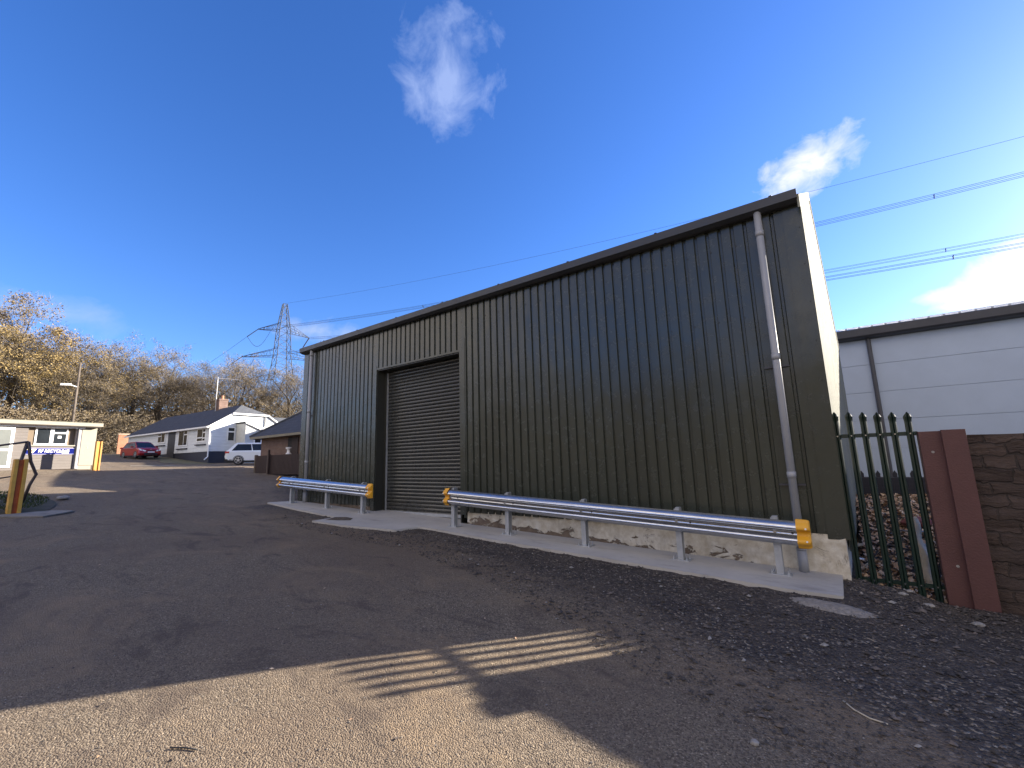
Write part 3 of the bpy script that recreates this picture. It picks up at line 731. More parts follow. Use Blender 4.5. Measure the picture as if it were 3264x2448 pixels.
m=MB(); p=W(5.6,WB/2,0); m.obox(W(5.9,WB/2-.4,6.9),U*-.62,V*.8,Z*1.45); m.obox(W(5.95,WB/2-.45,8.25),U*-.72,V*.9,Z*.12)
ch=build('chimney',m,BRICK,roofb)
m=MB(); m.tube([W(5.6,WB/2,8.37),W(5.6,WB/2,8.75)],[.15,.12],10)
build('chimney_pot',m,BRICKO,ch)
m=MB(); a=W(5.75,WB/2-.5,7.0); m.tube([a,a+Z*3.6],.03,6); b=a+Z*3.5
m.tube([b+V*-.1,b+V*1.9-U*.6],.018,5)
for k in range(6):
    c=b+V*(.2+.3*k)-U*(.06+.1*k); m.tube([c-U*.25-V*.08,c+U*.25+V*.08],.01,4)
build('aerial',m,mat('aerial_metal',(.5,.5,.5),.4,.5),bg)
def win(s0,s1,z0,z1,cols,parent=wall,sill=True):
    """window on the long wall: cols = list of (fraction, [pane splits])"""
    m=MB(); obx(m,s0-.06,s1+.06,-.05,-.002,z0-.06,z1+.06); fr=build('window',m,WHITE,parent)
    m=MB(); a=s0
    for fr_,rows in cols:
        b=a+(s1-s0)*fr_; z=z0
        for rf_ in rows:
            zz=z+(z1-z0)*rf_; obx(m,a+.05,b-.05,-.06,-.051,z+.05,zz-.05); z=zz
        a=b
    build('pane',m,GLASS,fr)
    if sill: 
        m=MB(); obx(m,s0-.15,s1+.15,-.14,-.003,z0-.34,z0-.25); build('sill',m,BLUEBLK,fr)
win(.78,2.3,3.92,5.02,[(.33,[.25,.45,.3]),(.67,[.3,.7])])
win(4.2,5.95,3.68,5.06,[(.4,[.72,.28]),(.6,[1])])
win(8.95,10.5,4.15,5.05,[(.5,[1]),(.5,[.7,.3])])
m=MB(); obx(m,6.75,8.25,-.03,-.002,2.6,5.12); build('door',m,mat('charcoal_door',(.035,.036,.042),.6),bg)
# gable end window + attached porch
m=MB(); m.obox(W(-.002,1.36,3.88),U*-.05,V*.62,Z*1.3); gw=build('window',m,WHITE,wall)
m=MB(); m.obox(W(-.0525,1.43,3.96),U*-.008,V*.48,Z*.72); m.obox(W(-.0525,1.43,4.80),U*-.008,V*.48,Z*.28); build('pane',m,GLASS,gw)
m=MB(); pp=Vector(W(0,-.06,0))
m.tube([W(-.08,-.1,EV-.3),W(-.08,-.1,2.55),W(-.35,-.45,2.3)],.05,8); build('downpipe',m,WHITE,bg)
m=MB(); m.tube([W(-.08,WB-HT-.3,GH-.1),W(-.08,WB-HT-.3,5.3)],.05,8); build('downpipe',m,mat('grey_pipe_paint',(.35,.35,.33),.5),bg)
# porch: its sloping roof falls to the right
PW0,PW1,PD=2.1,4.6,1.6
m=MB(); m.prism([W(-.01,PW0,1.5),W(-.01,PW1,1.5),W(-.01,PW1,4.35),W(-.01,PW0,5.42)],U*-PD)
por=build('porch',m,mat('grey_render_porch',(.52,.53,.50),.7),bg)
m=MB(); m.prism([W(.0,PW0-.1,5.50),W(.0,PW1+.2,4.30),W(.0,PW1+.2,4.38),W(0,PW0-.1,5.58)],U*-(PD+.12)); build('porch_roof',m,SLATEG,por)
m=MB(); q=-(PD+.13)
m.prism([W(q,PW0-.1,5.44),W(q,PW1+.2,4.24),W(q,PW1+.2,4.39),W(q,PW0-.1,5.59)],U*-.03); build('porch_bargeboard',m,WHITE,por)
m=MB(); m.obox(W(-PD-.012,PW0+.75,3.1),U*-.04,V*1.3,Z*1.25); pw_=build('window',m,WHITE,por)
m=MB(); m.obox(W(-PD-.053,PW0+.85,3.2),U*-.008,V*.5,Z*1.05); m.obox(W(-PD-.053,PW0+1.45,3.2),U*-.008,V*.5,Z*1.05); build('pane',m,GLASS,pw_)
# a second roof range behind
m=MB(); 
m.face([W(-.6,WB+.2,4.9),W(-.6,WB+8,4.9),W(2.5,WB+6,6.6),W(3.0,WB+.2,6.6)]); m.face([W(3.0,WB+.2,6.6),W(2.5,WB+6,6.6),W(8,WB+8,4.9),W(8,WB+.2,4.9)])
build('rear_roof',m,SLATEG,bg)
m=MB(); obx(m,.1,7,WB+.1,WB+7.5,1.9,4.95); build('rear_wall',m,WBOARD,bg)

# brick garden wall beyond the red car
m=MB(); m.obox((-70.9,14.75,2.9),(.23,0,0),(.15,1.3,0),(0,0,3.0)); m.obox((-70.85,16.06,2.9),(.23,0,0),(.3,3.2,0),(0,0,2.45))
m.obox((-70.96,14.70,5.901),(.35,0,0),(.15,1.4,0),(0,0,.12),1)
build('garden_wall',m,[BRICKO,mat('buff_coping',(.55,.42,.3),.8)],origin=(-70.8,15.5,3),label='orange brick garden wall with a stepped top behind the red car',cat='wall')

# ------------------------------------------------------------------ site hut
K=Vector((-34.7,5.6,0)); HT_=Vector((-.17,.985,0)).normalized(); HN=Vector((.985,.17,0)).normalized()
def H(t,z,o=0): return K+HT_*t+HN*o+Z*z
hut=empty('site_hut',(-35.5,3,1.8),label='grey timber site office hut with a blue sign, cream corner and mossy roof',cat='hut')
HL=-7.5
def hb(m,t0,t1,z0,z1,o0,o1,mi=None): m.obox(H(t0,z0,o0),HT_*(t1-t0),HN*(o1-o0),Z*(z1-z0),mi)
m=MB(); hb(m,HL,-2.12,1.8,4.12,-3.2,0); hb(m,-2.12,-.2,1.8,3.08,-3.2,0); hb(m,-2.12,-.2,3.081,4.12,-3.2,-.18)
build('boarded_wall',m,GBOARD,hut)
m=MB(); hb(m,-2.10,-.22,3.09,4.1,-.179,-.16); build('window_surround',m,TAN,hut)
m=MB(); hb(m,-.195,.03,1.8,4.13,-3.2,.01); build('grey_pier',m,mat('grey_corner_boards',(.30,.28,.29),.7,0,.2,6),hut)
m=MB(); hb(m,.031,.68,1.98,4.2,-3.2,.03); hb(m,.02,.60,1.7,1.975,-3.2,.0); cream=build('cream_corner',m,CREAM,hut)
def text(s,size,loc,xdir,ndir,mt,parent,name='lettering',bold=0,shear=0,sx=1):
    c=bpy.data.curves.new('txt','FONT'); c.body=s; c.size=size; c.extrude=.004; c.offset=bold; c.shear=shear
    o=bpy.data.objects.new('txt',c); COL.objects.link(o); bpy.context.view_layer.update()
    me=bpy.data.meshes.new_from_object(o.evaluated_get(bpy.context.evaluated_depsgraph_get())); bpy.data.objects.remove(o); bpy.data.curves.remove(c)
    xd=Vector(xdir).normalized(); nd=Vector(ndir).normalized(); up=nd.cross(xd)
    org=ORG[parent]
    for v in me.vertices:
        p=Vector(loc)+xd*v.co.x*sx+up*v.co.y+nd*v.co.z-org; v.co=p
    me.name=name; me.materials.clear(); me.materials.append(mt)
    q=bpy.data.objects.new(name,me); COL.objects.link(q); q.parent=parent; ORG[q]=org; return q
text('S',.20,H(.28,2.93,.036),HT_,HN,mat('grey_letter',(.35,.34,.30),.6),cream,name='letter')
m=MB(); hb(m,-2.12,-.2,3.05,3.115,-.17,.05); build('window_ledge',m,CREAM,hut)
m=MB(); hb(m,-1.82,-.52,3.12,4.06,-.158,-.12); hw=build('window',m,WHITE,hut)
m=MB(); hb(m,-1.74,-1.24,3.2,4.0,-.119,-.112); hb(m,-1.08,-.58,3.2,3.74,-.119,-.112); hb(m,-1.08,-.58,3.82,4.0,-.119,-.112); build('pane',m,GLASS,hw)
m=MB(); hb(m,-.92,-.78,3.48,3.62,-.111,-.108); build('notice',m,WHITE,hw)
m=MB(); hb(m,-3.9,-2.62,1.95,4.0,.001,.05); dr=build('door',m,WHITE,hut)
m=MB(); hb(m,-3.78,-2.74,2.9,3.88,.051,.056); hb(m,-3.78,-2.74,2.05,2.8,.051,.056); build('pane',m,mat('pale_door_panel',(.105,.115,.105),.5),dr)
m=MB(); hb(m,-3.3,-3.24,2.9,3.6,.08,.1); build('handle',m,WHITE,dr)
m=MB(); m.prism([H(HL,4.28,.35),H(HL,4.62,-3.6),H(HL,4.72,-3.6),H(HL,4.39,.35)],HT_*(.78-HL+.02)); 
rfh=build('roof',m,MOSSY,hut)
m=MB(); hb(m,HL,.80,4.18,4.36,.351,.39); build('fascia',m,CREAM,rfh)
m=MB(); hb(m,HL,.10,4.05,4.13,.05,.16); build('gutter',m,WHITE,hut)
m=MB(); hb(m,HL,.72,4.132,4.18,-.1,.35); build('soffit',m,mat('dark_soffit',(.05,.04,.035),.8),hut)
m=MB(); m.tube([H(-.14,1.8,.07),H(-.14,4.1,.07)],.035,8); build('downpipe',m,DKGREY,hut)
sg=None
m=MB(); hb(m,-2.16,-.22,2.63,2.93,.02,.035); sg=build('sign_board',m,mat('blue_sign',(.003,.008,.11),.8,spec=.1),hut)
m=MB(); hb(m,-2.16,-.22,2.615,2.629,.02,.036); hb(m,-2.16,-.22,2.931,2.945,.02,.036); build('sign_edge',m,mat('pale_sign_edge',(.5,.5,.75),.4),sg)
text('RF RECYCLING',.22,H(-1.67,2.715,.038),HT_,HN,WHITE,sg,bold=.004,shear=.15,sx=.84)
text('LIMITED',.07,H(-.72,2.645,.038),HT_,HN,WHITE,sg,bold=.002,sx=1.15)
m=MB(); m.face([H(-2.10,2.89,.038),H(-1.95,2.68,.038),H(-1.85,2.68,.038),H(-1.72,2.89,.038)][::1]); eb=build('emblem',m,mat('cream_emblem',(.8,.72,.5),.5),sg)
m=MB(); m.face([H(-1.96,2.86,.041),H(-1.90,2.74,.041),H(-1.80,2.86,.041)]); build('emblem_mark',m,mat('dark_emblem',(.25,.18,.12),.5),eb)

# ------------------------------------------------------------------ painted H-section posts and handrail
def hpost(x,y,zb,h,rz,label,stripe,w=.25,cols=(AMBER,RUSTY)):
    t=empty('steel_bollard',(x,y,zb),rz,label=label,cat='bollard',group='painted steel bollards by the site office')
    m=MB(); m.box(-w/2,-w/2+.075,-.09,.09,-.1,h); m.box(w/2-.075,w/2,-.09,.09,-.1,h); bevel(build('flange',m,cols[0],t,local=True),.006)
    m=MB(); m.box(-w/2+.0755,w/2-.0755,-.045,.02,-.1,h-.02); build('web',m,cols[1],t,local=True)
hpost(-17.33,1.72,.58,1.46,R(96),'nearest bollard, faded yellow with a wide rusty red stripe, beside the dark handrail',1,cols=(mat('faded_yellow_paint',(.55,.31,.05),.65,0,.2,5,.2,25),RUSTY))
hpost(-33.3,6.15,1.66,1.62,R(100),'far bollard, clean amber and orange, at the cream corner of the hut',1,w=.27,cols=(AMBER,mat('orange_web',(.55,.22,.02),.6)))
hr=empty('handrail',(-18.6,1.5,.8),label='dark metal handrail with bent posts behind the nearest bollard',cat='handrail')
m=MB(); m.tube([(-19.1,-.9,2.30),(-19.0,1.13,2.42),(-18.9,1.4,2.45),(-18.75,1.95,2.56)],.028,8); build('top_rail',m,DKRAIL,hr,smooth=True)
m=MB(); m.tube([(-19.0,1.33,2.44),(-19.15,1.22,.75)],.035,8); build('post',m,DKRAIL,hr,smooth=True)
m=MB(); m.tube([(-18.75,1.95,2.56),(-18.85,2.06,2.0),(-18.95,2.22,1.62),(-18.9,2.12,1.35),(-19.0,2.02,.75)],.038,8); build('post',m,DKRAIL,hr,smooth=True)
m=MB(); m.tube([(-18.77,1.93,2.52),(-19.1,1.72,.75)],.04,8); build('post',m,DKRAIL,hr,smooth=True)
m=MB(); m.tube([(-19.1,-.9,1.45),(-19.05,1.25,1.5),(-18.9,1.95,1.62)],.018,6); build('mid_rail',m,DKRAIL,hr,smooth=True)
# kerb stone and grass island at left
m=MB(); rows=[]
for k in range(16):
    t=k/15; row=[]
    for i in range(40):
        u=i/39; x=-17.2-5.6*u; lo=-6; hi=2.15+.75*math.sin(u*3.14)**.7-.3*u; y=lo+(hi-lo)*t
        z=gz(x,y)+.02+.12*sm(1.,.88,t)*sm(0,.08,u)*sm(1,.9,u)+.03*noise.noise(Vector((x*2,y*2,0)))*sm(1,.9,t)
        row.append((x,y,z))
    rows.append(row)
for a,b in zip(rows,rows[1:]): m.strip(b,a)
VERGE=mat('mossy_soil',(.028,.034,.016),.95,0,.2,3,.5,30,col2=(.075,.06,.04))
build('grass_verge',m,VERGE,smooth=True,kind='structure')
GRASS=m_leaf('grass_blades',(.03,.05,.012),(.05,.075,.02),(.10,.10,.04),2)
m=MB(); rr=random.Random(11)
for i in range(7000):
    u=rr.random(); x=-17.35-5.3*u; y=rr.uniform(-2.5,2.0+.75*math.sin(u*3.14)**.7-.3*u); z=gz(x,y)+.12
    h=rr.uniform(.03,.09); a=rr.uniform(0,6.28); w=.012; dx,dy=math.cos(a)*w,math.sin(a)*w
    m.face([(x-dx,y-dy,z),(x+dx,y+dy,z),(x+rr.uniform(-.04,.04),y+rr.uniform(-.04,.04),z+h)])
build('grass',m,GRASS,kind='stuff',label='short grass and moss growing round the handrail')
m=MB(); m.prism([(-16.9,1.35,gz(-17,1.5)+.004),(-16.0,2.1,gz(-16,2)+.004),(-16.6,2.75,gz(-17,2.7)+.004),(-17.3,2.45,gz(-17.3,2.4)+.004),(-17.25,.5,gz(-17,1)+.004)],(0,0,.03))
build('kerb_concrete',m,mat('worn_kerb',(.20,.18,.15),.85,0,.3,3,.4,20),kind='structure')
rock('stone',(-19.9,3.0,gz(-19.9,3)+.06),.17,STONEL,5,'flat grey stone at the edge of the grass verge left of the road','stone',flat=.4)

# grass strip under the bungalow
m=MB(); A_=[];B_=[]
for k in range(30):
    s=-1.5+k*.7; p=W(s,.0,0); q=W(s,-2.2+.4*math.sin(k*.9),0)
    A_.append((p.x,p.y,gz(p.x,p.y)+.02)); B_.append((q.x,q.y,gz(q.x,q.y)+.015))
m.strip(A_,B_); build('bungalow_verge',m,mat('dry_grass_soil',(.10,.10,.05),.95,0,.3,2,.4,20,col2=(.17,.15,.09)),kind='structure')
# pale concrete kerb strips in the sunlit road
m=MB()
for (xa,ya,xb,yb) in ((-41.5,9.5,-36.5,16.2),):
    n=20; A_=[];B_=[]
    for k in range(n+1):
        t=k/n; x=xa+(xb-xa)*t; y=ya+(yb-ya)*t; A_.append((x,y,gz(x,y)+.02)); B_.append((x-.5,y+.12,gz(x-.5,y)+.02))
    m.strip(A_,B_)
build('pavement',m,mat('pale_paving',(.42,.40,.34),.8,0,.15,2),kind='structure')

# ------------------------------------------------------------------ cars
def car(name,loc,rz,label,paint,Lc,Wc,Hc,prof_body,belt,gh,suv=False,front=True):
    t=empty(name,loc,rz,label=label,cat='car')
    hw=Wc/2; m=MB(); n=len(prof_body); secs=[]
    # sections across the width: the flank bulges, the shoulder rounds in
    for yy,inset,zs in ((-hw,.16,.90),(-hw+.05,.05,.97),(-hw+.22,0,1.),(0,-.05,1.01),(hw-.22,0,1.),(hw-.05,.05,.97),(hw,.16,.90)):
        row=[]
        for x,z in prof_body:
            xx=Lc/2+(x-Lc/2)*(1-inset*2/Lc) if (x<.5 or x>Lc-.5) else x
            top=z>.62*belt
            row.append((xx-Lc/2,yy,z*(zs if top else 1)))
        secs.append(row+[row[0]])
    for a,b in zip(secs,secs[1:]): m.strip(b,a)
    m.face(secs[0][:-1]); m.face(secs[-1][:-1][::-1])
    body=build('body',m,paint,t,local=True)
    for p in body.data.polygons: p.use_smooth=len(p.vertices)==4
    b0,b1,t0,t1=[q-Lc/2 for q in gh]; wb=hw-.08; wt=hw-.27; zb=belt-.03; zt=Hc
    rear=t0+.1
    def g(x,y,z): return Vector((x,y,z))
    m=MB()
    ring=lambda x0,x1,w,z:[g(x0,-w,z),g(x1,-w,z),g(x1,w,z),g(x0,w,z)]
    lo=ring(b0,b1,wb,zb); hi=ring(t0,t1,wt,zt-.07); top=ring(t0+.15,t1-.2,wt-.14,zt)
    for a in range(4):
        c=(a+1)%4; m.face([lo[a],lo[c],hi[c],hi[a]]); m.face([hi[a],hi[c],top[c],top[a]])
    m.face(top)
    cab=build('cabin',m,paint,t,local=True)
    def quad_on(q,u0,u1,v0,v1,off,mm,nn=None,u0t=None,u1t=None):
        a,b,c,d=q; nrm_=(b-a).cross(d-a).normalized()
        f=lambda u,v:(a+(b-a)*u)*(1-v)+(d+(c-d)*u)*v+nrm_*off
        mm.face([f(u0,v0),f(u1,v0),f(u1t if u1t is not None else u1,v1),f(u0t if u0t is not None else u0,v1)])
    ms=MB(); quad_on([lo[0],lo[1],hi[1],hi[0]],.08,.50,.08,.93,.006,ms,u0t=.10); quad_on([lo[0],lo[1],hi[1],hi[0]],.52,.93,.08,.93,.006,ms,u1t=.97); build('side_window',ms,GLASS,t,local=True)
    ms=MB(); quad_on([lo[2],lo[3],hi[3],hi[2]],.07,.48,.08,.93,.006,ms); quad_on([lo[2],lo[3],hi[3],hi[2]],.50,.92,.08,.93,.006,ms); build('side_window',ms,GLASS,t,local=True)
    ms=MB(); quad_on([lo[1],lo[2],hi[2],hi[1]],.05,.95,.06,.95,.006,ms,u0t=.04,u1t=.96); build('windscreen',ms,GLASS,t,local=True)
    ms=MB(); quad_on([lo[3],lo[0],hi[0],hi[3]],.08,.92,.2,.92,.006,ms); build('rear_window',ms,GLASS,t,local=True)
    wr=.345 if suv else .30
    for wx in (Lc*.205-Lc/2,Lc*.80-Lc/2):
        for sy in (-1,1):
            m=MB(); y0=sy*(hw-.20); y1=sy*(hw+.005)
            m.tube([(wx,y0,wr),(wx,y1-sy*.03,wr),(wx,y1,wr)],[wr,wr,wr-.03],20); wl=build('tyre',m,BLACK,t,local=True)
            m=MB(); m.tube([(wx,y1-sy*.01,wr),(wx,y1+sy*.004,wr)],wr*.26,10)
            for k in range(5):
                a=2*math.pi*k/5+.3; c,s_=math.cos(a),math.sin(a); rm=wr*.66
                m.obox(Vector((wx,y1-(.012 if sy>0 else .0),wr))+Vector((-s_*.03,0,c*.03)),Vector((c*rm,0,s_*rm)),Vector((0,.016*1,0)),Vector((s_*.06,0,-c*.06)))
            q=[(wx+wr*.69*math.cos(2*math.pi*k/20),y1+sy*.002,wr+wr*.69*math.sin(2*math.pi*k/20)) for k in range(20)]
            q2=[(wx+wr*.60*math.cos(2*math.pi*k/20),y1+sy*.006,wr+wr*.60*math.sin(2*math.pi*k/20)) for k in range(20)]
            m.strip(q+[q[0]],q2+[q2[0]]); build('rim',m,mat('alloy_rim',(.45,.45,.46),.35,.6) if 'alloy_rim' not in bpy.data.materials else bpy.data.materials['alloy_rim'],wl,local=True)
            # dark wheel arch
            m=MB(); pts=[(wx+(wr+.07)*math.cos(a),y1-sy*.006,wr+(wr+.07)*math.sin(a)) for a in [math.pi*k/14 for k in range(15)]]
            pts2=[(wx+(wr+.0)*math.cos(a)*.97,y1-sy*.004,wr+wr*.97*math.sin(a)) for a in [math.pi*k/14 for k in range(15)]]
            m.strip(pts,pts2); build('wheel_arch',m,BLACK,t,local=True)
    HL_=mat('headlamp_glass',(.75,.75,.72),.15) if 'headlamp_glass' not in bpy.data.materials else bpy.data.materials['headlamp_glass']
    TL=mat('tail_lamp_red',(.45,.02,.02),.2) if 'tail_lamp_red' not in bpy.data.materials else bpy.data.materials['tail_lamp_red']
    xf=Lc/2
    for sy in (-1,1):
        m=MB(); m.prism([(xf-.30,sy*(hw-.03),.80),(xf-.02,sy*(hw-.50),.60),(xf+.0,sy*(hw-.42),.54),(xf-.12,sy*(hw-.08),.62)],(.03,0,.035)); build('headlight',m,HL_,t,local=True)
        m=MB(); m.box(-xf+.02,-xf+.30,min(sy*(hw-.30),sy*(hw+.004)),max(sy*(hw-.30),sy*(hw+.004)),.88,1.02); build('tail_light',m,TL,t,local=True)
        m=MB(); m.box(b1-.55,b1-.40,min(sy*hw,sy*(hw+.16)),max(sy*hw,sy*(hw+.16)),belt+.0,belt+.13); build('door_mirror',m,paint,t,local=True)
    m=MB(); m.box(xf-.02,xf+.045,-.5,.5,.26,.42); m.box(xf-.02,xf+.04,-.36,.36,.60,.635); build('grille',m,BLACK,t,local=True)
    m=MB(); m.box(xf+.046,xf+.06,-.26,.26,.45,.56); m.box(-xf-.03,-xf-.0,-.26,.26,.62,.73); build('number_plate',m,WHITE,t,local=True)
    m=MB(); m.tube([(xf+.02,0,.70),(xf+.055,0,.69)],.055,10); build('badge',m,GALV,t,local=True)
    m=MB(); m.box(-xf+.1,xf-.12,-hw+.03,hw-.03,.17,.30); 
    if suv: m.box(-xf-.01,-xf+.5,-hw+.0,hw-.0,.30,.44)
    build('sill_trim',m,BLACK,t,local=True)
    return t
PB=[(.06,.28),(.0,.55),(.03,.85),(.10,1.0),(.5,.98),(2.9,.93),(3.25,.90),(3.62,.78),(3.76,.62),(3.80,.40),(3.74,.22)]
REDP=mat('red_car_paint',(.30,.014,.018),.22,.1,.1,1)
WHP=mat('white_car_paint',(.74,.77,.76),.25,0,.03,1)
car('parked_car',(-51.2,12.35,gz(-51.2,12.35)),R(8),'small dark red hatchback parked facing us in front of the bungalow',REDP,3.8,1.70,1.48,PB,.92,(.15,3.02,.50,2.20))
PS=[(.08,.36),(.0,.62),(.06,.95),(.12,1.12),(.6,1.10),(3.3,1.05),(3.7,1.02),(4.25,.90),(4.42,.72),(4.46,.45),(4.40,.26)]
ang=math.atan2(.905,.425); cxs=-38.12+2.23*math.cos(ang); cys=14.38+2.23*math.sin(ang)
car('parked_suv',(cxs,cys,gz(cxs,cys)),ang,'white family SUV parked side on behind the brick building, tail to the left',WHP,4.46,1.84,1.68,PS,1.06,(.14,3.42,.62,2.75),suv=True)

# ------------------------------------------------------------------ street lamp on a timber pole
sl=empty('street_lamp',(-56,8.35,gz(-56,8.35)),label='tall timber pole with a bright lamp head among the trees behind the hut',cat='street lamp')
m=MB(); m.tube([(-56,8.35,3.0),(-55.7,8.3,11.6)],[.13,.07],8); build('pole',m,WOOD,sl,smooth=True)
m=MB(); m.tube([(-55.75,8.3,9.3),(-55.5,7.75,9.45)],.03,6); lb=build('bracket',m,GALVD,sl)
m=MB(); m.obox((-55.6,7.15,9.3),(.3,0,0),(0,.7,.05),(0,0,.16)); build('lamp_head',m,WHITE,sl)

# ------------------------------------------------------------------ pylon and conductors
py=empty('electricity_pylon',(-118.5,56.5,3.5),label='tall steel lattice electricity pylon beyond the trees',cat='pylon')
Pc=Vector((-118.0,56.3,0)); ax=(Vector((-119.65,64.5,0))-Vector((-121.37,51.18,0))); ax.normalize(); ay=Vector((-ax.y,ax.x,0))
UL=Vector((-121.37,51.18,37.7)); UR=Vector((-119.65,64.5,37.7)); LL=Vector((-125.77,49.44,30.5))
Pc=Vector((-117.7,56.2,0)) 
ax=(Vector((UR.x,UR.y,0))-Vector((UL.x,UL.y,0))).normalized(); ay=Vector((-ax.y,ax.x,0))
def hwid(z): return lerp_tab([(3,5.2),(22,2.6),(30,1.75),(38,1.35),(45.5,.45)],z)
levels=[3,8,13,17.5,21.5,25,28,30.5,33,35.4,37.7,39.6,41.5,43.3,45.3]
def cnr(k,z): 
    w=hwid(z); return Pc+ax*(w*(1 if k in (1,2) else -1))+ay*(w*(1 if k in (2,3) else -1))+Z*z
m=MB()
for k in range(4):
    for a,b in zip(levels,levels[1:]):
        m.tube([cnr(k,a),cnr(k,b)],.11,4,False)
build('tower_leg',m,LEAD,py)
m=MB()
for k in range(4):
    k2=(k+1)%4
    for a,b in zip(levels,levels[1:]):
        m.tube([cnr(k,a),cnr(k2,b)],.055,3,False); m.tube([cnr(k2,a),cnr(k,b)],.055,3,False)
        m.tube([cnr(k,b),cnr(k2,b)],.05,3,False)
build('lattice_bracing',m,LEAD,py)
def arm(tip,z,side):
    m=MB(); ks=(0,3) if side<0 else (1,2)
    tip=Vector(tip)
    for k in ks:
        b0=cnr(k,z-.1); b1=cnr(k,z+1.9)
        m.tube([b0,tip],.075,4,False); m.tube([b1,tip+Z*.15],.07,4,False)
        for q in range(1,6):
            t0=q/6; t1=(q+.5)/6; m.tube([b0.lerp(tip,t0),b1.lerp(tip,t1)],.04,3,False); m.tube([b1.lerp(tip,t0),b0.lerp(tip,t1)],.04,3,False)
    for q in range(1,6):
        t=q/6; m.tube([cnr(ks[0],z-.1).lerp(tip,t),cnr(ks[1],z-.1).lerp(tip,t)],.04,3,False)
    build('cross_arm',m,LEAD,py)
LR=Pc+ax*9.8+ay*.0; LR=Vector((LR.x,LR.y,30.5)); BL=Pc-ax*7.2; BL=Vector((BL.x-1,BL.y,23.5)); BR=Pc+ax*7.6; BR=Vector((BR.x,BR.y,23.5))
arm(UL,37.7,-1); arm(UR,37.7,1); arm(LL,30.5,-1); arm(LR,30.5,1); arm(BL,23.5,-1); arm(BR,23.5,1)
INS=mat('insulator_glaze',(.05,.06,.09),.4)
for tip,dd in ((UL,Vector((-.55,-.55,-.62))),(LL,Vector((-.55,-.55,-.62))),(UR,Vector((-.4,-.3,-.85)))):
    for o_ in (-.25,.25):
        m=MB(); p=tip+ay*o_; m.tube([p,p+dd*3.2],.11,5); build('insulator_string',m,INS,py)
    m=MB(); p=tip+dd*3.2; q=tip+Vector((4.5,1.2,-1.2))
    m.tube([p.lerp(q,t)-Z*3.4*math.sin(math.pi*t) for t in [k/12 for k in range(13)]],.05,4); build('jumper_loop',m,WIREM,py)
def spanfit(p0,p1,p2):
    """parabola z(t) through three points given by plan distance from the first"""
    import itertools
    d1=(Vector(p1[:2])-Vector(p0[:2])).length; d2=(Vector(p2[:2])-Vector(p0[:2])).length
    z0,z1,z2=p0[2],p1[2],p2[2]
    a=((z2-z0)/d2-(z1-z0)/d1)/(d2-d1); b=(z1-z0)/d1-a*d1
    dr=(Vector(p2[:2])-Vector(p0[:2])).normalized()
    return lambda s:Vector((p0[0]+dr.x*s,p0[1]+dr.y*s,z0+b*s+a*s*s)), d2
def line(name,p0,p1,p2,offs,r,label,ext=70):
    f,d2=spanfit(p0,p1,p2); t=empty(name,p0,label=label,cat='power line',group='conductors strung from the pylon')
    for oy,oz in offs:
        m=MB(); m.tube([f(s)+Vector((-.17*oy,.98*oy,oz)) for s in steps(0,d2+ext,6)],r*.62,4,False); build('conductor',m,WIREM,t)
    if len(offs)>1:
        for s in (d2-8.4 if 'upper' in label or 'middle' in label else d2-6.3, d2-60, 45):
            m=MB(); p=f(s)
            oy0=min(o[0] for o in offs);oy1=max(o[0] for o in offs);oz0=min(o[1] for o in offs);oz1=max(o[1] for o in offs)
            m.tube([p+Vector((0,oy0,oz0)),p+Vector((0,oy1,oz1))],.05,4); m.tube([p+Vector((0,oy1,oz0)),p+Vector((0,oy0,oz1))],.05,4); build('spacer',m,WIREM,t)
Q=[(-.22,.22),(.22,.22),(-.22,-.22),(.22,-.22)]
line('earth_wire',(-117.5,55.8,45.3),(-43.97,68.74,41.0),(24.5,80.8,40.93),[(0,0)],.035,'single thin topmost earth wire running from the pylon peak over the shed')
line('power_line',(-111.4,52.9,36.8),(1.67,72.88,33.34),(22.51,76.56,34.06),Q,.04,'upper bundle of conductors, second from the top to the right of the shed')
line('power_line',(-119.65,64.5,37.7),(2.28,86.0,30.52),(25.12,90.03,30.76),Q,.035,'middle faint bundle of conductors just above the lowest one')
line('power_line',(-110,52.3,29.4),(1.78,71.93,24.79),(20.83,75.29,24.86),Q,.04,'lowest bundle of conductors right of the shed')
for nm,tip,lab in (('power_line',UL,'short conductor run dropping left from the upper pylon arm'),('power_line',LL,'short conductor run dropping left from the lower pylon arm')):
    m=MB(); p=tip+Vector((-.55,-.55,-.62))*3.2
    for o_ in (-.22,.22): m.tube([p+ay*o_+Vector((-1,-.42,0))*s+Z*(-.62*s+.0035*s*s) for s in range(0,31,5)],.04,4,False)
    build(nm,m,WIREM,origin=p,label=lab,cat='power line',group='conductors strung from the pylon')

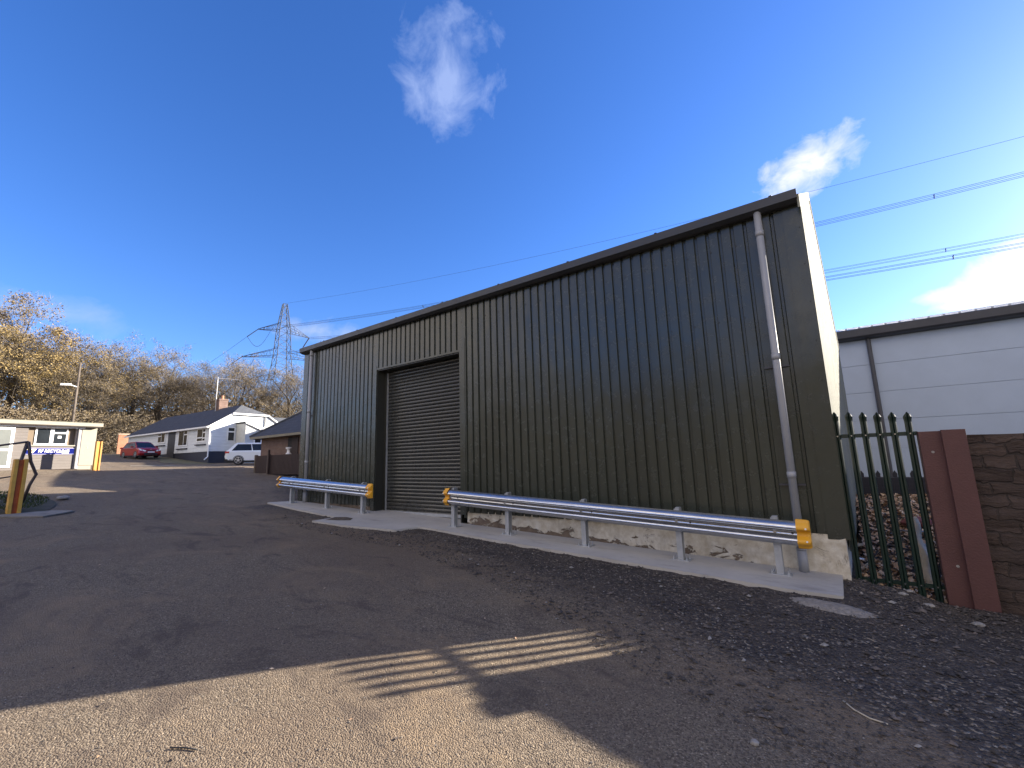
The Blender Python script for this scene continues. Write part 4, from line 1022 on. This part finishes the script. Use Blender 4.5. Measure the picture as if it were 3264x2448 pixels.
# ------------------------------------------------------------------ trees
def make_tree_meshes(seed,H_,spread,twigs,leaves,leafsize,lowcrown=.18):
    rr=random.Random(seed); T=MB(); C=MB(); ends=[]
    def wob(s): return Vector((rr.uniform(-s,s),rr.uniform(-s,s),rr.uniform(-s*.6,s*.8)))
    def branch(p,d,L,r,lev):
        n=5 if lev<2 else 3; pts=[p]; rs=[r]; q=p.copy(); dd=d.copy()
        for i in range(n):
            dd=(dd+wob(.28 if lev else .08)+Z*(.05 if lev else 0)).normalized(); q=q+dd*(L/n); pts.append(q.copy()); rs.append(r*(1-.75*(i+1)/n) if lev else r*(1-.45*(i+1)/n))
        T.tube(pts,rs,(7,5,4,3)[min(lev,3)],False)
        if lev>=3: ends.append((pts[-1],dd,L)); ends.append((pts[len(pts)//2],dd,L)); return
        nc=(9,6,5)[lev]
        for k in range(nc):
            t=(.30+.70*k/(nc-1)) if lev==0 else (.25+.75*rr.random()); i=min(n-1,int(t*n)); b=pts[i].lerp(pts[i+1],t*n-i)
            a=rr.uniform(0,6.28); 
            if lev==0:
                a=k*2.4+rr.uniform(-.4,.4); up=.25+.9*t; side=Vector((math.cos(a),math.sin(a),up)).normalized(); LL_=H_*.42*(1.05-.35*t)*spread
            else:
                side=(dd*.7+Vector((math.cos(a),math.sin(a),rr.uniform(-.3,.8)))*.85).normalized(); LL_=L*rr.uniform(.45,.68)
            branch(b,side,LL_,max(.012,rs[i]*.55),lev+1)
    branch(Vector((0,0,-.3)),Vector((0,0,1)),H_*.62,H_*.022,0)
    zmax=max(e[0].z for e in ends); 
    for i in range(twigs):
        e,d,L=rr.choice(ends); p=e+Vector((rr.gauss(0,.45),rr.gauss(0,.45),rr.gauss(0,.4)))
        dr=(d+wob(1.1)).normalized(); l=rr.uniform(.35,1.0); w=rr.uniform(.011,.024); s=dr.cross(Vector((rr.random()-.5,rr.random()-.5,rr.random()-.5))).normalized()*w
        C.face([p-s,p+s,p+dr*l+wob(.1)],0)
    for i in range(leaves):
        e,d,L=rr.choice(ends); p=e+Vector((rr.gauss(0,.40),rr.gauss(0,.40),rr.gauss(0,.34))); s=leafsize*rr.uniform(.5,1.3)
        a=Vector((rr.uniform(-1,1),rr.uniform(-1,1),rr.uniform(-1,1))).normalized()*s; b=a.cross(Vector((rr.uniform(-1,1),rr.uniform(-1,1),rr.uniform(-1,1)))).normalized()*s*.6
        C.face([p-a,p-b,p+a,p+b],1)
    return T,C
TW=mat('twig_bark',(.17,.14,.10),.9,0,.2,1)
LF_O=m_leaf('oak_leaves_ochre',(.21,.15,.06),(.26,.19,.08),(.31,.235,.105),.3)
LF_B=m_leaf('oak_leaves_brown',(.13,.10,.055),(.17,.13,.075),(.215,.17,.10),.3)
LF_Y=m_leaf('hedge_leaves_tan',(.22,.15,.06),(.32,.23,.10),(.40,.30,.15),.8)
TREES='woodland trees behind the houses'
def proto(seed,H_,sp,tw,lv,ls,lf):
    T,C=make_tree_meshes(seed,H_,sp,tw,lv,ls)
    e=empty('oak_tree',(0,0,0),cat='tree',group=TREES)
    build('trunk',T,BARK,e,local=True); build('crown',C,[TW,lf],e,local=True); return e
P_leafy=[proto(1,20,1.0,10000,17000,.125,LF_O),proto(2,20,1.05,10000,14000,.125,LF_B)]
P_mid=[proto(3,20,1.1,13000,6000,.12,LF_B),proto(4,20,1.0,13000,5000,.12,LF_O)]
P_bare=[proto(5,20,1.15,9500,2200,.12,LF_O),proto(6,20,1.1,9000,2200,.12,LF_B)]
TL_=[ # x, y, top z, prototype, label
(-104.7,3.7,27,P_leafy[0],'tall ochre leaved tree at the far left edge above the hut'),
(-99.0,7.0,26.2,P_leafy[1],'tall brown leaved tree above the left half of the hut roof'),
(-89.5,9.0,21.5,P_leafy[0],'ochre tree rising above the blue sign side of the hut, left of the lamp pole'),
(-95,13.2,20.3,P_mid[0],'lower brown tree directly behind the street lamp pole'),
(-84.9,13.3,16.8,P_mid[1],'shorter twiggy tree just right of the street lamp pole'),
(-95.6,17.2,22.2,P_mid[0],'broad twiggy brown tree above the orange garden wall'),
(-90.5,20.0,22.0,P_mid[1],'broad twiggy tree above the left end of the bungalow roof'),
(-87.5,23.2,20.6,P_mid[0],'brown twiggy tree above the middle of the bungalow roof, left of a sky gap'),
(-88.0,29.0,19.4,P_bare[1],'half bare tree above the roof between gap and chimney'),
(-80.5,28.4,18.6,P_bare[0],'half bare tree directly behind the bungalow chimney'),
(-73.5,29.0,16.9,P_bare[1],'half bare spreading tree behind the half hip of the bungalow'),
(-79,34.5,17.4,P_bare[0],'mostly bare tree in front of the left foot of the pylon'),
(-69.9,35.2,17.2,P_bare[1],'bare oak with dark limbs in front of the pylon'),
(-71,40.5,17.5,P_bare[0],'bare oak partly hidden by the left corner of the shed'),
(-110,-4,27,P_leafy[1],'brown leaved tree just beyond the far left edge of the view'),
]
rr=random.Random(5); used=set()
for x,y,zt,p,lab in TL_:
    o=p if p.name not in used else copy_tree(p); used.add(p.name)
    g0=gz(x,y,False); o.location=(x,y,g0); sc=(zt+1.0-g0)/ (21.0); o.scale=(sc*rr.uniform(1.0,1.15),sc*rr.uniform(1.0,1.15),sc); o.rotation_euler=(0,0,rr.uniform(0,6.28)); o['label']=lab
m=MB(); hr_=[]
for i in range(24):
    t=i/23; hr_.append([(-142-200*t+.25*y,y,5.2+ (13+3*noise.noise(Vector((y*.02,0,1))))*sm(0,.12,t)+.6*noise.noise(Vector((y*.1,t*30,4)))-2*(t==0)) for y in range(-200,260,6)])
for a,b in zip(hr_,hr_[1:]): m.strip(a,b)
build('hill',m,mat('leaf_covered_slope',(.075,.058,.035),.95,0,.3,.15,col2=(.13,.10,.06)),smooth=True,kind='structure')
# second row deeper in the wood, one mass
m=MB(); rr=random.Random(21)
for i in range(70000):
    u=rr.random(); px=-115-25*rr.random(); y=-22+75*u; x=px+ .55*max(0,y-5)+8
    top=lerp_tab([(-22,24),(5,22),(12,14),(15,14),(25,13.5),(31,13.5),(36,11),(55,10)],y); z=gz(x,y,False)+top*rr.random()**.85*(1+.12*noise.noise(Vector((y*.4,0,0))))
    s=rr.uniform(.12,.34); c=Vector((x,y,z)); a=Vector((rr.uniform(-1,1),rr.uniform(-1,1),rr.uniform(-1,1))).normalized()*s; b=a.cross(Vector((rr.uniform(-1,1),rr.uniform(-1,1),rr.uniform(-1,1)))).normalized()*s*.45
    m.face([c-a,c-b,c+a,c+b],0 if rr.random()<.55 else 1)
build('woodland_undergrowth',m,[TW,LF_B],kind='stuff',label='tangled brown branches of the wood behind the nearer trees')
# hedge mass between the houses and the wood
m=MB()
for i in range(80000):
    y=-8+58*rr.random(); x=-74-9*rr.random()+.45*max(0,y-14); hh=lerp_tab([(-8,5.0),(6,5.6),(14,5.4),(20,4.6),(30,4.4),(50,4.6)],y)
    z=gz(x,y,False)+hh*rr.random()**.8*(1+.25*noise.noise(Vector((y*.5,1,0)))); s=rr.uniform(.05,.13); c=Vector((x,y,z)); a=Vector((rr.uniform(-1,1),rr.uniform(-1,1),rr.uniform(-1,1))).normalized()*s; b=a.cross(Vector((rr.uniform(-1,1),rr.uniform(-1,1),rr.uniform(-1,1)))).normalized()*s*.5
    m.face([c-a,c-b,c+a,c+b],0 if rr.random()<.4 else (1 if y>23 and rr.random()<.6 else 2) if rr.random()<.6 else 0)
build('hedgerow',m,[LF_B,LF_Y,TW],kind='stuff',label='low brown and golden scrub along the edge of the wood')

m=MB(); rr=random.Random(77)  # scrub added behind the viewer for a dark reflection low on the shed
for i in range(26000):
    x=-45+75*rr.random(); y=-26-8*rr.random()-.1*abs(x+8); hh=9.5*(1+.30*noise.noise(Vector((x*.12,0,3)))+.15*noise.noise(Vector((x*.5,0,3))))
    z=gz(x,y,False)+hh*rr.random()**.8; s=rr.uniform(.2,.5); c=Vector((x,y,z)); a=Vector((rr.uniform(-1,1),rr.uniform(-1,1),rr.uniform(-1,1))).normalized()*s; b=a.cross(Vector((rr.uniform(-1,1),rr.uniform(-1,1),rr.uniform(-1,1)))).normalized()*s*.6
    m.face([c-a,c-b,c+a,c+b],0 if rr.random()<.4 else 1)
build('unseen_scrub_belt',m,[TW,LF_B],kind='stuff',label='unseen brown scrub belt added opposite the shed to darken its lower reflection')

# ------------------------------------------------------------------ gravel scatter
def pebble(m,x,y,z,s,rr,mi):
    a=rr.uniform(0,6.28); ca,sa=math.cos(a),math.sin(a); fx,fy,fz=s*rr.uniform(.8,1.4),s*rr.uniform(.6,1.),s*rr.uniform(.35,.7)
    b=len(m.v); t=rr.uniform(-.3,.3)
    for (u,v,w) in ((1,0,t),(.3,1,0),(-.9,.2,-t),(-.2,-1,0),(.1,.1,1),(0,0,-1)):
        X_=u*fx;Y_=v*fy; m.v.append((x+X_*ca-Y_*sa,y+X_*sa+Y_*ca,z+w*fz))
    for q in ((0,1,4),(1,2,4),(2,3,4),(3,0,4),(1,0,5),(2,1,5),(3,2,5),(0,3,5)): m.f.append(tuple(b+k for k in q)); m.m.append(mi)
rr=random.Random(31)
m=MB()
def near_edge(x): return lerp_tab([(-14.5,6.5),(-11,5.5),(-9,5.45),(-6,5.45),(-4,5.0),(-2,4.25),(0,3.4),(2,2.8),(5.5,2.4)],x)
cnt=0
while cnt<15000:
    x=-11.5+14.5*rr.random()**.62; e=near_edge(x); y=e-.35+(7.9-e)*rr.random()
    if x<-.1 and y>lerp_tab(YF,x)-.02: continue
    if x>.9 and y>7.45: continue
    cnt+=1; s=rr.uniform(.006,.014) if rr.random()<.93 else rr.uniform(.015,.032)
    if x>0 and y>6.3 and rr.random()<.3: s*=1.7
    q=rr.random(); pebble(m,x,y,gz(x,y)+.006+s*.25,s,rr,0 if q<.74 else (1 if q<.972 else 2))
PD_=mat('dark_pebble_stone',(.050,.043,.037),.8,0,.35,30,.2,60)
PL_=mat('brown_pebble_stone',(.12,.10,.085),.8,0,.3,30,.2,60)
build('gravel_stones',m,[PD_,PL_,STONEL],kind='stuff',label='loose dark gravel stones strewn between road and concrete strip')
m=MB()
for i in range(22000):
    r=1.6+4.6*rr.random()**1.25; a=rr.uniform(R(58),R(190)); x=r*math.cos(a); y=r*math.sin(a)
    if y>near_edge(x): continue
    s=rr.uniform(.0025,.006)*(1 if rr.random()<.97 else 1.9); q=rr.random(); pebble(m,x,y,gz(x,y)+s*.2,s,rr,1 if q<.52 else (0 if q<.95 else 2))
build('road_grit',m,[PD_,mat('tan_grit',(.17,.15,.125),.8,0,.25,20),STONEL],kind='stuff',label='fine grit and chippings scattered over the worn tarmac near the viewer')
# a few larger stones near the fence and in the road
G='larger stones lying by the palisade fence'
for k,(x,y,s,lab) in enumerate(((.42,7.1,.038,'white stone under the third gap of the palisade fence'),(.62,6.95,.045,'pale flat stone in front of the palisade fence, nearest the red post'),(.5,7.35,.035,'small pale stone touching the foot of the fourth pale'),(.95,6.7,.045,'long pale stone below the foot of the red post'))):
    rock('stone',(x,y,gz(x,y)+s*.35),s,STONEL,40+k,lab,'stone',group=G,flat=.5)
for k,(x,y,s,lab) in enumerate(((-.62,3.25,.022,'single round pebble alone on the shaded road at lower right'),)):
    rock('stone',(x,y,gz(x,y)+s*.5),s,STONEL,60+k,lab,'stone',flat=.7)
m=MB(); rr=random.Random(91)
for i in range(260):
    r=2.2+13*rr.random()**1.1; a=rr.uniform(R(62),R(182)); x=r*math.cos(a); y=r*math.sin(a)
    if y>6.2: continue
    z=gz(x,y)+.006; q=rr.uniform(.008,.022); b=rr.uniform(0,6.28); u_=Vector((math.cos(b),math.sin(b),rr.uniform(-.1,.25)))*q; v_=Vector((-math.sin(b),math.cos(b),rr.uniform(-.1,.3)))*q*.5
    c=Vector((x,y,z)); m.face([c-u_,c-v_*.8,c+u_*.9,c+v_+Z*.004],0 if rr.random()<.75 else 1)
build('fallen_leaves',m,[mat('dark_wet_leaf',(.030,.022,.018),.7,0,.3,20),LITTER],kind='stuff',label='odd dark leaves and crumbs lying about the road')
def gtube(name,pts,r,mt,lab,cat): tubeobj(name,[(x,y,gz(x,y)+r*.8+.004) for x,y in pts],r,mt,lab,cat,6)
STRAW=mat('straw',(.45,.40,.30),.7)
gtube('straw_stalk',[(-1.95,1.72),(-1.85,1.83),(-1.72,1.93),(-1.6,2.04)],.0022,STRAW,'thin straw stalk on the sunlit gravel at bottom centre','straw')
gtube('twig',[(-3.30,1.08),(-3.24,1.13),(-3.17,1.17)],.0045,BLACK,'short dark twig on the sunlit road at lower left','twig')
gtube('bent_twig',[(-.18,4.10),(-.12,4.02),(-.04,3.97),(.05,3.96)],.005,STRAW,'pale bent twig on the gravel below the red post','twig')

# ------------------------------------------------------------------ sky, sun, camera
SUN=Vector((.555,.832,.0)).normalized(); EL=math.atan(.314); sv=Vector((SUN.x*math.cos(EL),SUN.y*math.cos(EL),math.sin(EL)))
L_=bpy.data.lights.new('sun','SUN'); L_.energy=5.0; L_.angle=R(.53); L_.color=(1,.90,.77)
lo=bpy.data.objects.new('sun',L_); COL.objects.link(lo); lo.rotation_euler=sv.to_track_quat('Z','Y').to_euler()
w=bpy.data.worlds.new('World'); S.world=w; w.use_nodes=True; nt=w.node_tree; bgn=nt.nodes['Background']
sky=nt.nodes.new('ShaderNodeTexSky'); sky.sky_type='NISHITA'; sky.sun_disc=False; sky.sun_elevation=EL; sky.sun_rotation=math.atan2(SUN.x,SUN.y)
sky.air_density=1.0; sky.dust_density=.35; sky.ozone_density=2.2; sky.altitude=100
class WB_(NB):
    def __init__(s): s.nt=nt; s.tc=nt.nodes.new('ShaderNodeTexCoord'); s.vec=s.tc.outputs['Generated']
wb=WB_()
def vmath(op,a,b):
    n=nt.nodes.new('ShaderNodeVectorMath'); n.operation=op
    for i,q in enumerate((a,b)):
        if isinstance(q,(tuple,list)): n.inputs[i].default_value=tuple(q)
        else: nt.links.new(q,n.inputs[i])
    return n
def cloud(c,e1,s1,s2,nscale,gain,thr,soft=1.0,seed=0,stretch=(1,1,1)):
    c=Vector(c).normalized(); e1=Vector(e1); e1=(e1-c*e1.dot(c)).normalized(); e2=c.cross(e1)
    off=vmath('SUBTRACT',wb.vec,tuple(c)).outputs[0]
    a=vmath('DOT_PRODUCT',off,tuple(e1/s1)).outputs[1]; b=vmath('DOT_PRODUCT',off,tuple(e2/s2)).outputs[1]; dp=vmath('DOT_PRODUCT',off,tuple(c)).outputs[1]
    r2=wb.math('ADD',wb.math('MULTIPLY',a,a),wb.math('MULTIPLY',b,b))
    r=wb.math('SQRT',wb.math('ADD',r2,wb.math('MULTIPLY',wb.math('MULTIPLY',dp,dp),30.)))
    mp=nt.nodes.new('ShaderNodeMapping'); mp.inputs['Scale'].default_value=stretch; mp.inputs['Location'].default_value=(seed,seed*.7,0); nt.links.new(wb.vec,mp.inputs[0])
    nz=wb.noise(nscale,9,.60,vec=mp.outputs[0],dist=.35)
    v=wb.math('ADD',wb.math('MULTIPLY',wb.math('SUBTRACT',nz,.5),gain),wb.math('MULTIPLY',wb.math('SUBTRACT',1.,r),soft))
    return wb.math('SUBTRACT',v,thr,clamp=True)
UP=(0,0,1)
cl=[]
cl.append((cloud((-.497,.515,.698),UP,.146,.120,14,2.9,.42,1.6,6.3,(1,1,.75)),.53))
cl.append((cloud((.010,.870,.486),(.8,-.1,.25),.105,.060,19,2.3,.20,1.4,9.1,(1,1,1.5)),.97))
cl.append((cloud((.262,.935,.238),(1,0,.42),.115,.062,15,2.2,.05,2.0,7.7),1.0))
cl.append((cloud((.165,.955,.238),(1,0,.0),.040,.014,30,1.8,.05,1.3,2.2),.9))
cl.append((cloud((-.84,.47,.27),(.6,.6,-.1),.12,.03,16,2.2,.15,.9,3.2),.45))
cl.append((cloud((-.955,.10,.245),(0,1,0),.16,.05,9,2.4,.25,.9,5.2,(1,1,2)),.30))
# broken cumulus added behind the viewer for neutral fill and shed wall sheen
sp=wb.xyz()
beh=wb.math('MULTIPLY_ADD',sp[1],-3.0,-.35,clamp=True)
nz=wb.noise(2.1,8,.6,vec=wb.mapping((1,1,1.8)) if False else None,dist=.4)
fld=wb.math('MULTIPLY',wb.math('MULTIPLY_ADD',nz,9.0,-3.95,clamp=True),beh)
col=sky.outputs[0]
hs=nt.nodes.new('ShaderNodeHueSaturation'); hs.inputs['Saturation'].default_value=1.22; hs.inputs['Value'].default_value=1.0; nt.links.new(col,hs.inputs['Color']); col=hs.outputs[0]
col=wb.mix(1.0,col,(.76,.865,1.29),'MULTIPLY')
col=wb.mix(fld,col,(8.3,7.3,6.5))
for k,(msk,op) in enumerate(cl):
    mm=wb.math('MULTIPLY',msk,op,clamp=True)
    col=wb.mix(mm,col,((2.7,3.3,5.0),(4.6,4.7,4.8),(6.2,6.1,5.7),(4.8,4.9,4.9),(3.9,4.0,4.3),(3.4,3.6,4.2))[k])
nt.links.new(col,bgn.inputs[0]); bgn.inputs[1].default_value=.057
cam=bpy.data.cameras.new('camera'); co=bpy.data.objects.new('camera',cam); COL.objects.link(co); S.camera=co
cam.sensor_width=36; cam.lens=36*1390/3264; cam.clip_start=.05; cam.clip_end=2000
F_,DHh=1390.,235.; pitch=math.atan(DHh/F_); fp=math.hypot(F_,DHh); a=math.atan(1932.7/fp)
head=Vector((-math.cos(a),math.sin(a),0)); fwd=head*math.cos(pitch)+Z*math.sin(pitch); r0=fwd.cross(Z).normalized(); u0=r0.cross(fwd); rl=math.atan(.0293/.9996)
iv=r0*math.cos(rl)-u0*math.sin(rl); jv=r0*math.sin(rl)+u0*math.cos(rl)
M=Matrix((iv,jv,-fwd)).transposed().to_4x4(); M.translation=Vector((0,0,1.7)); co.matrix_world=M
S.view_settings.view_transform='Standard'; S.view_settings.look='None'; S.view_settings.exposure=2.05; S.view_settings.gamma=1
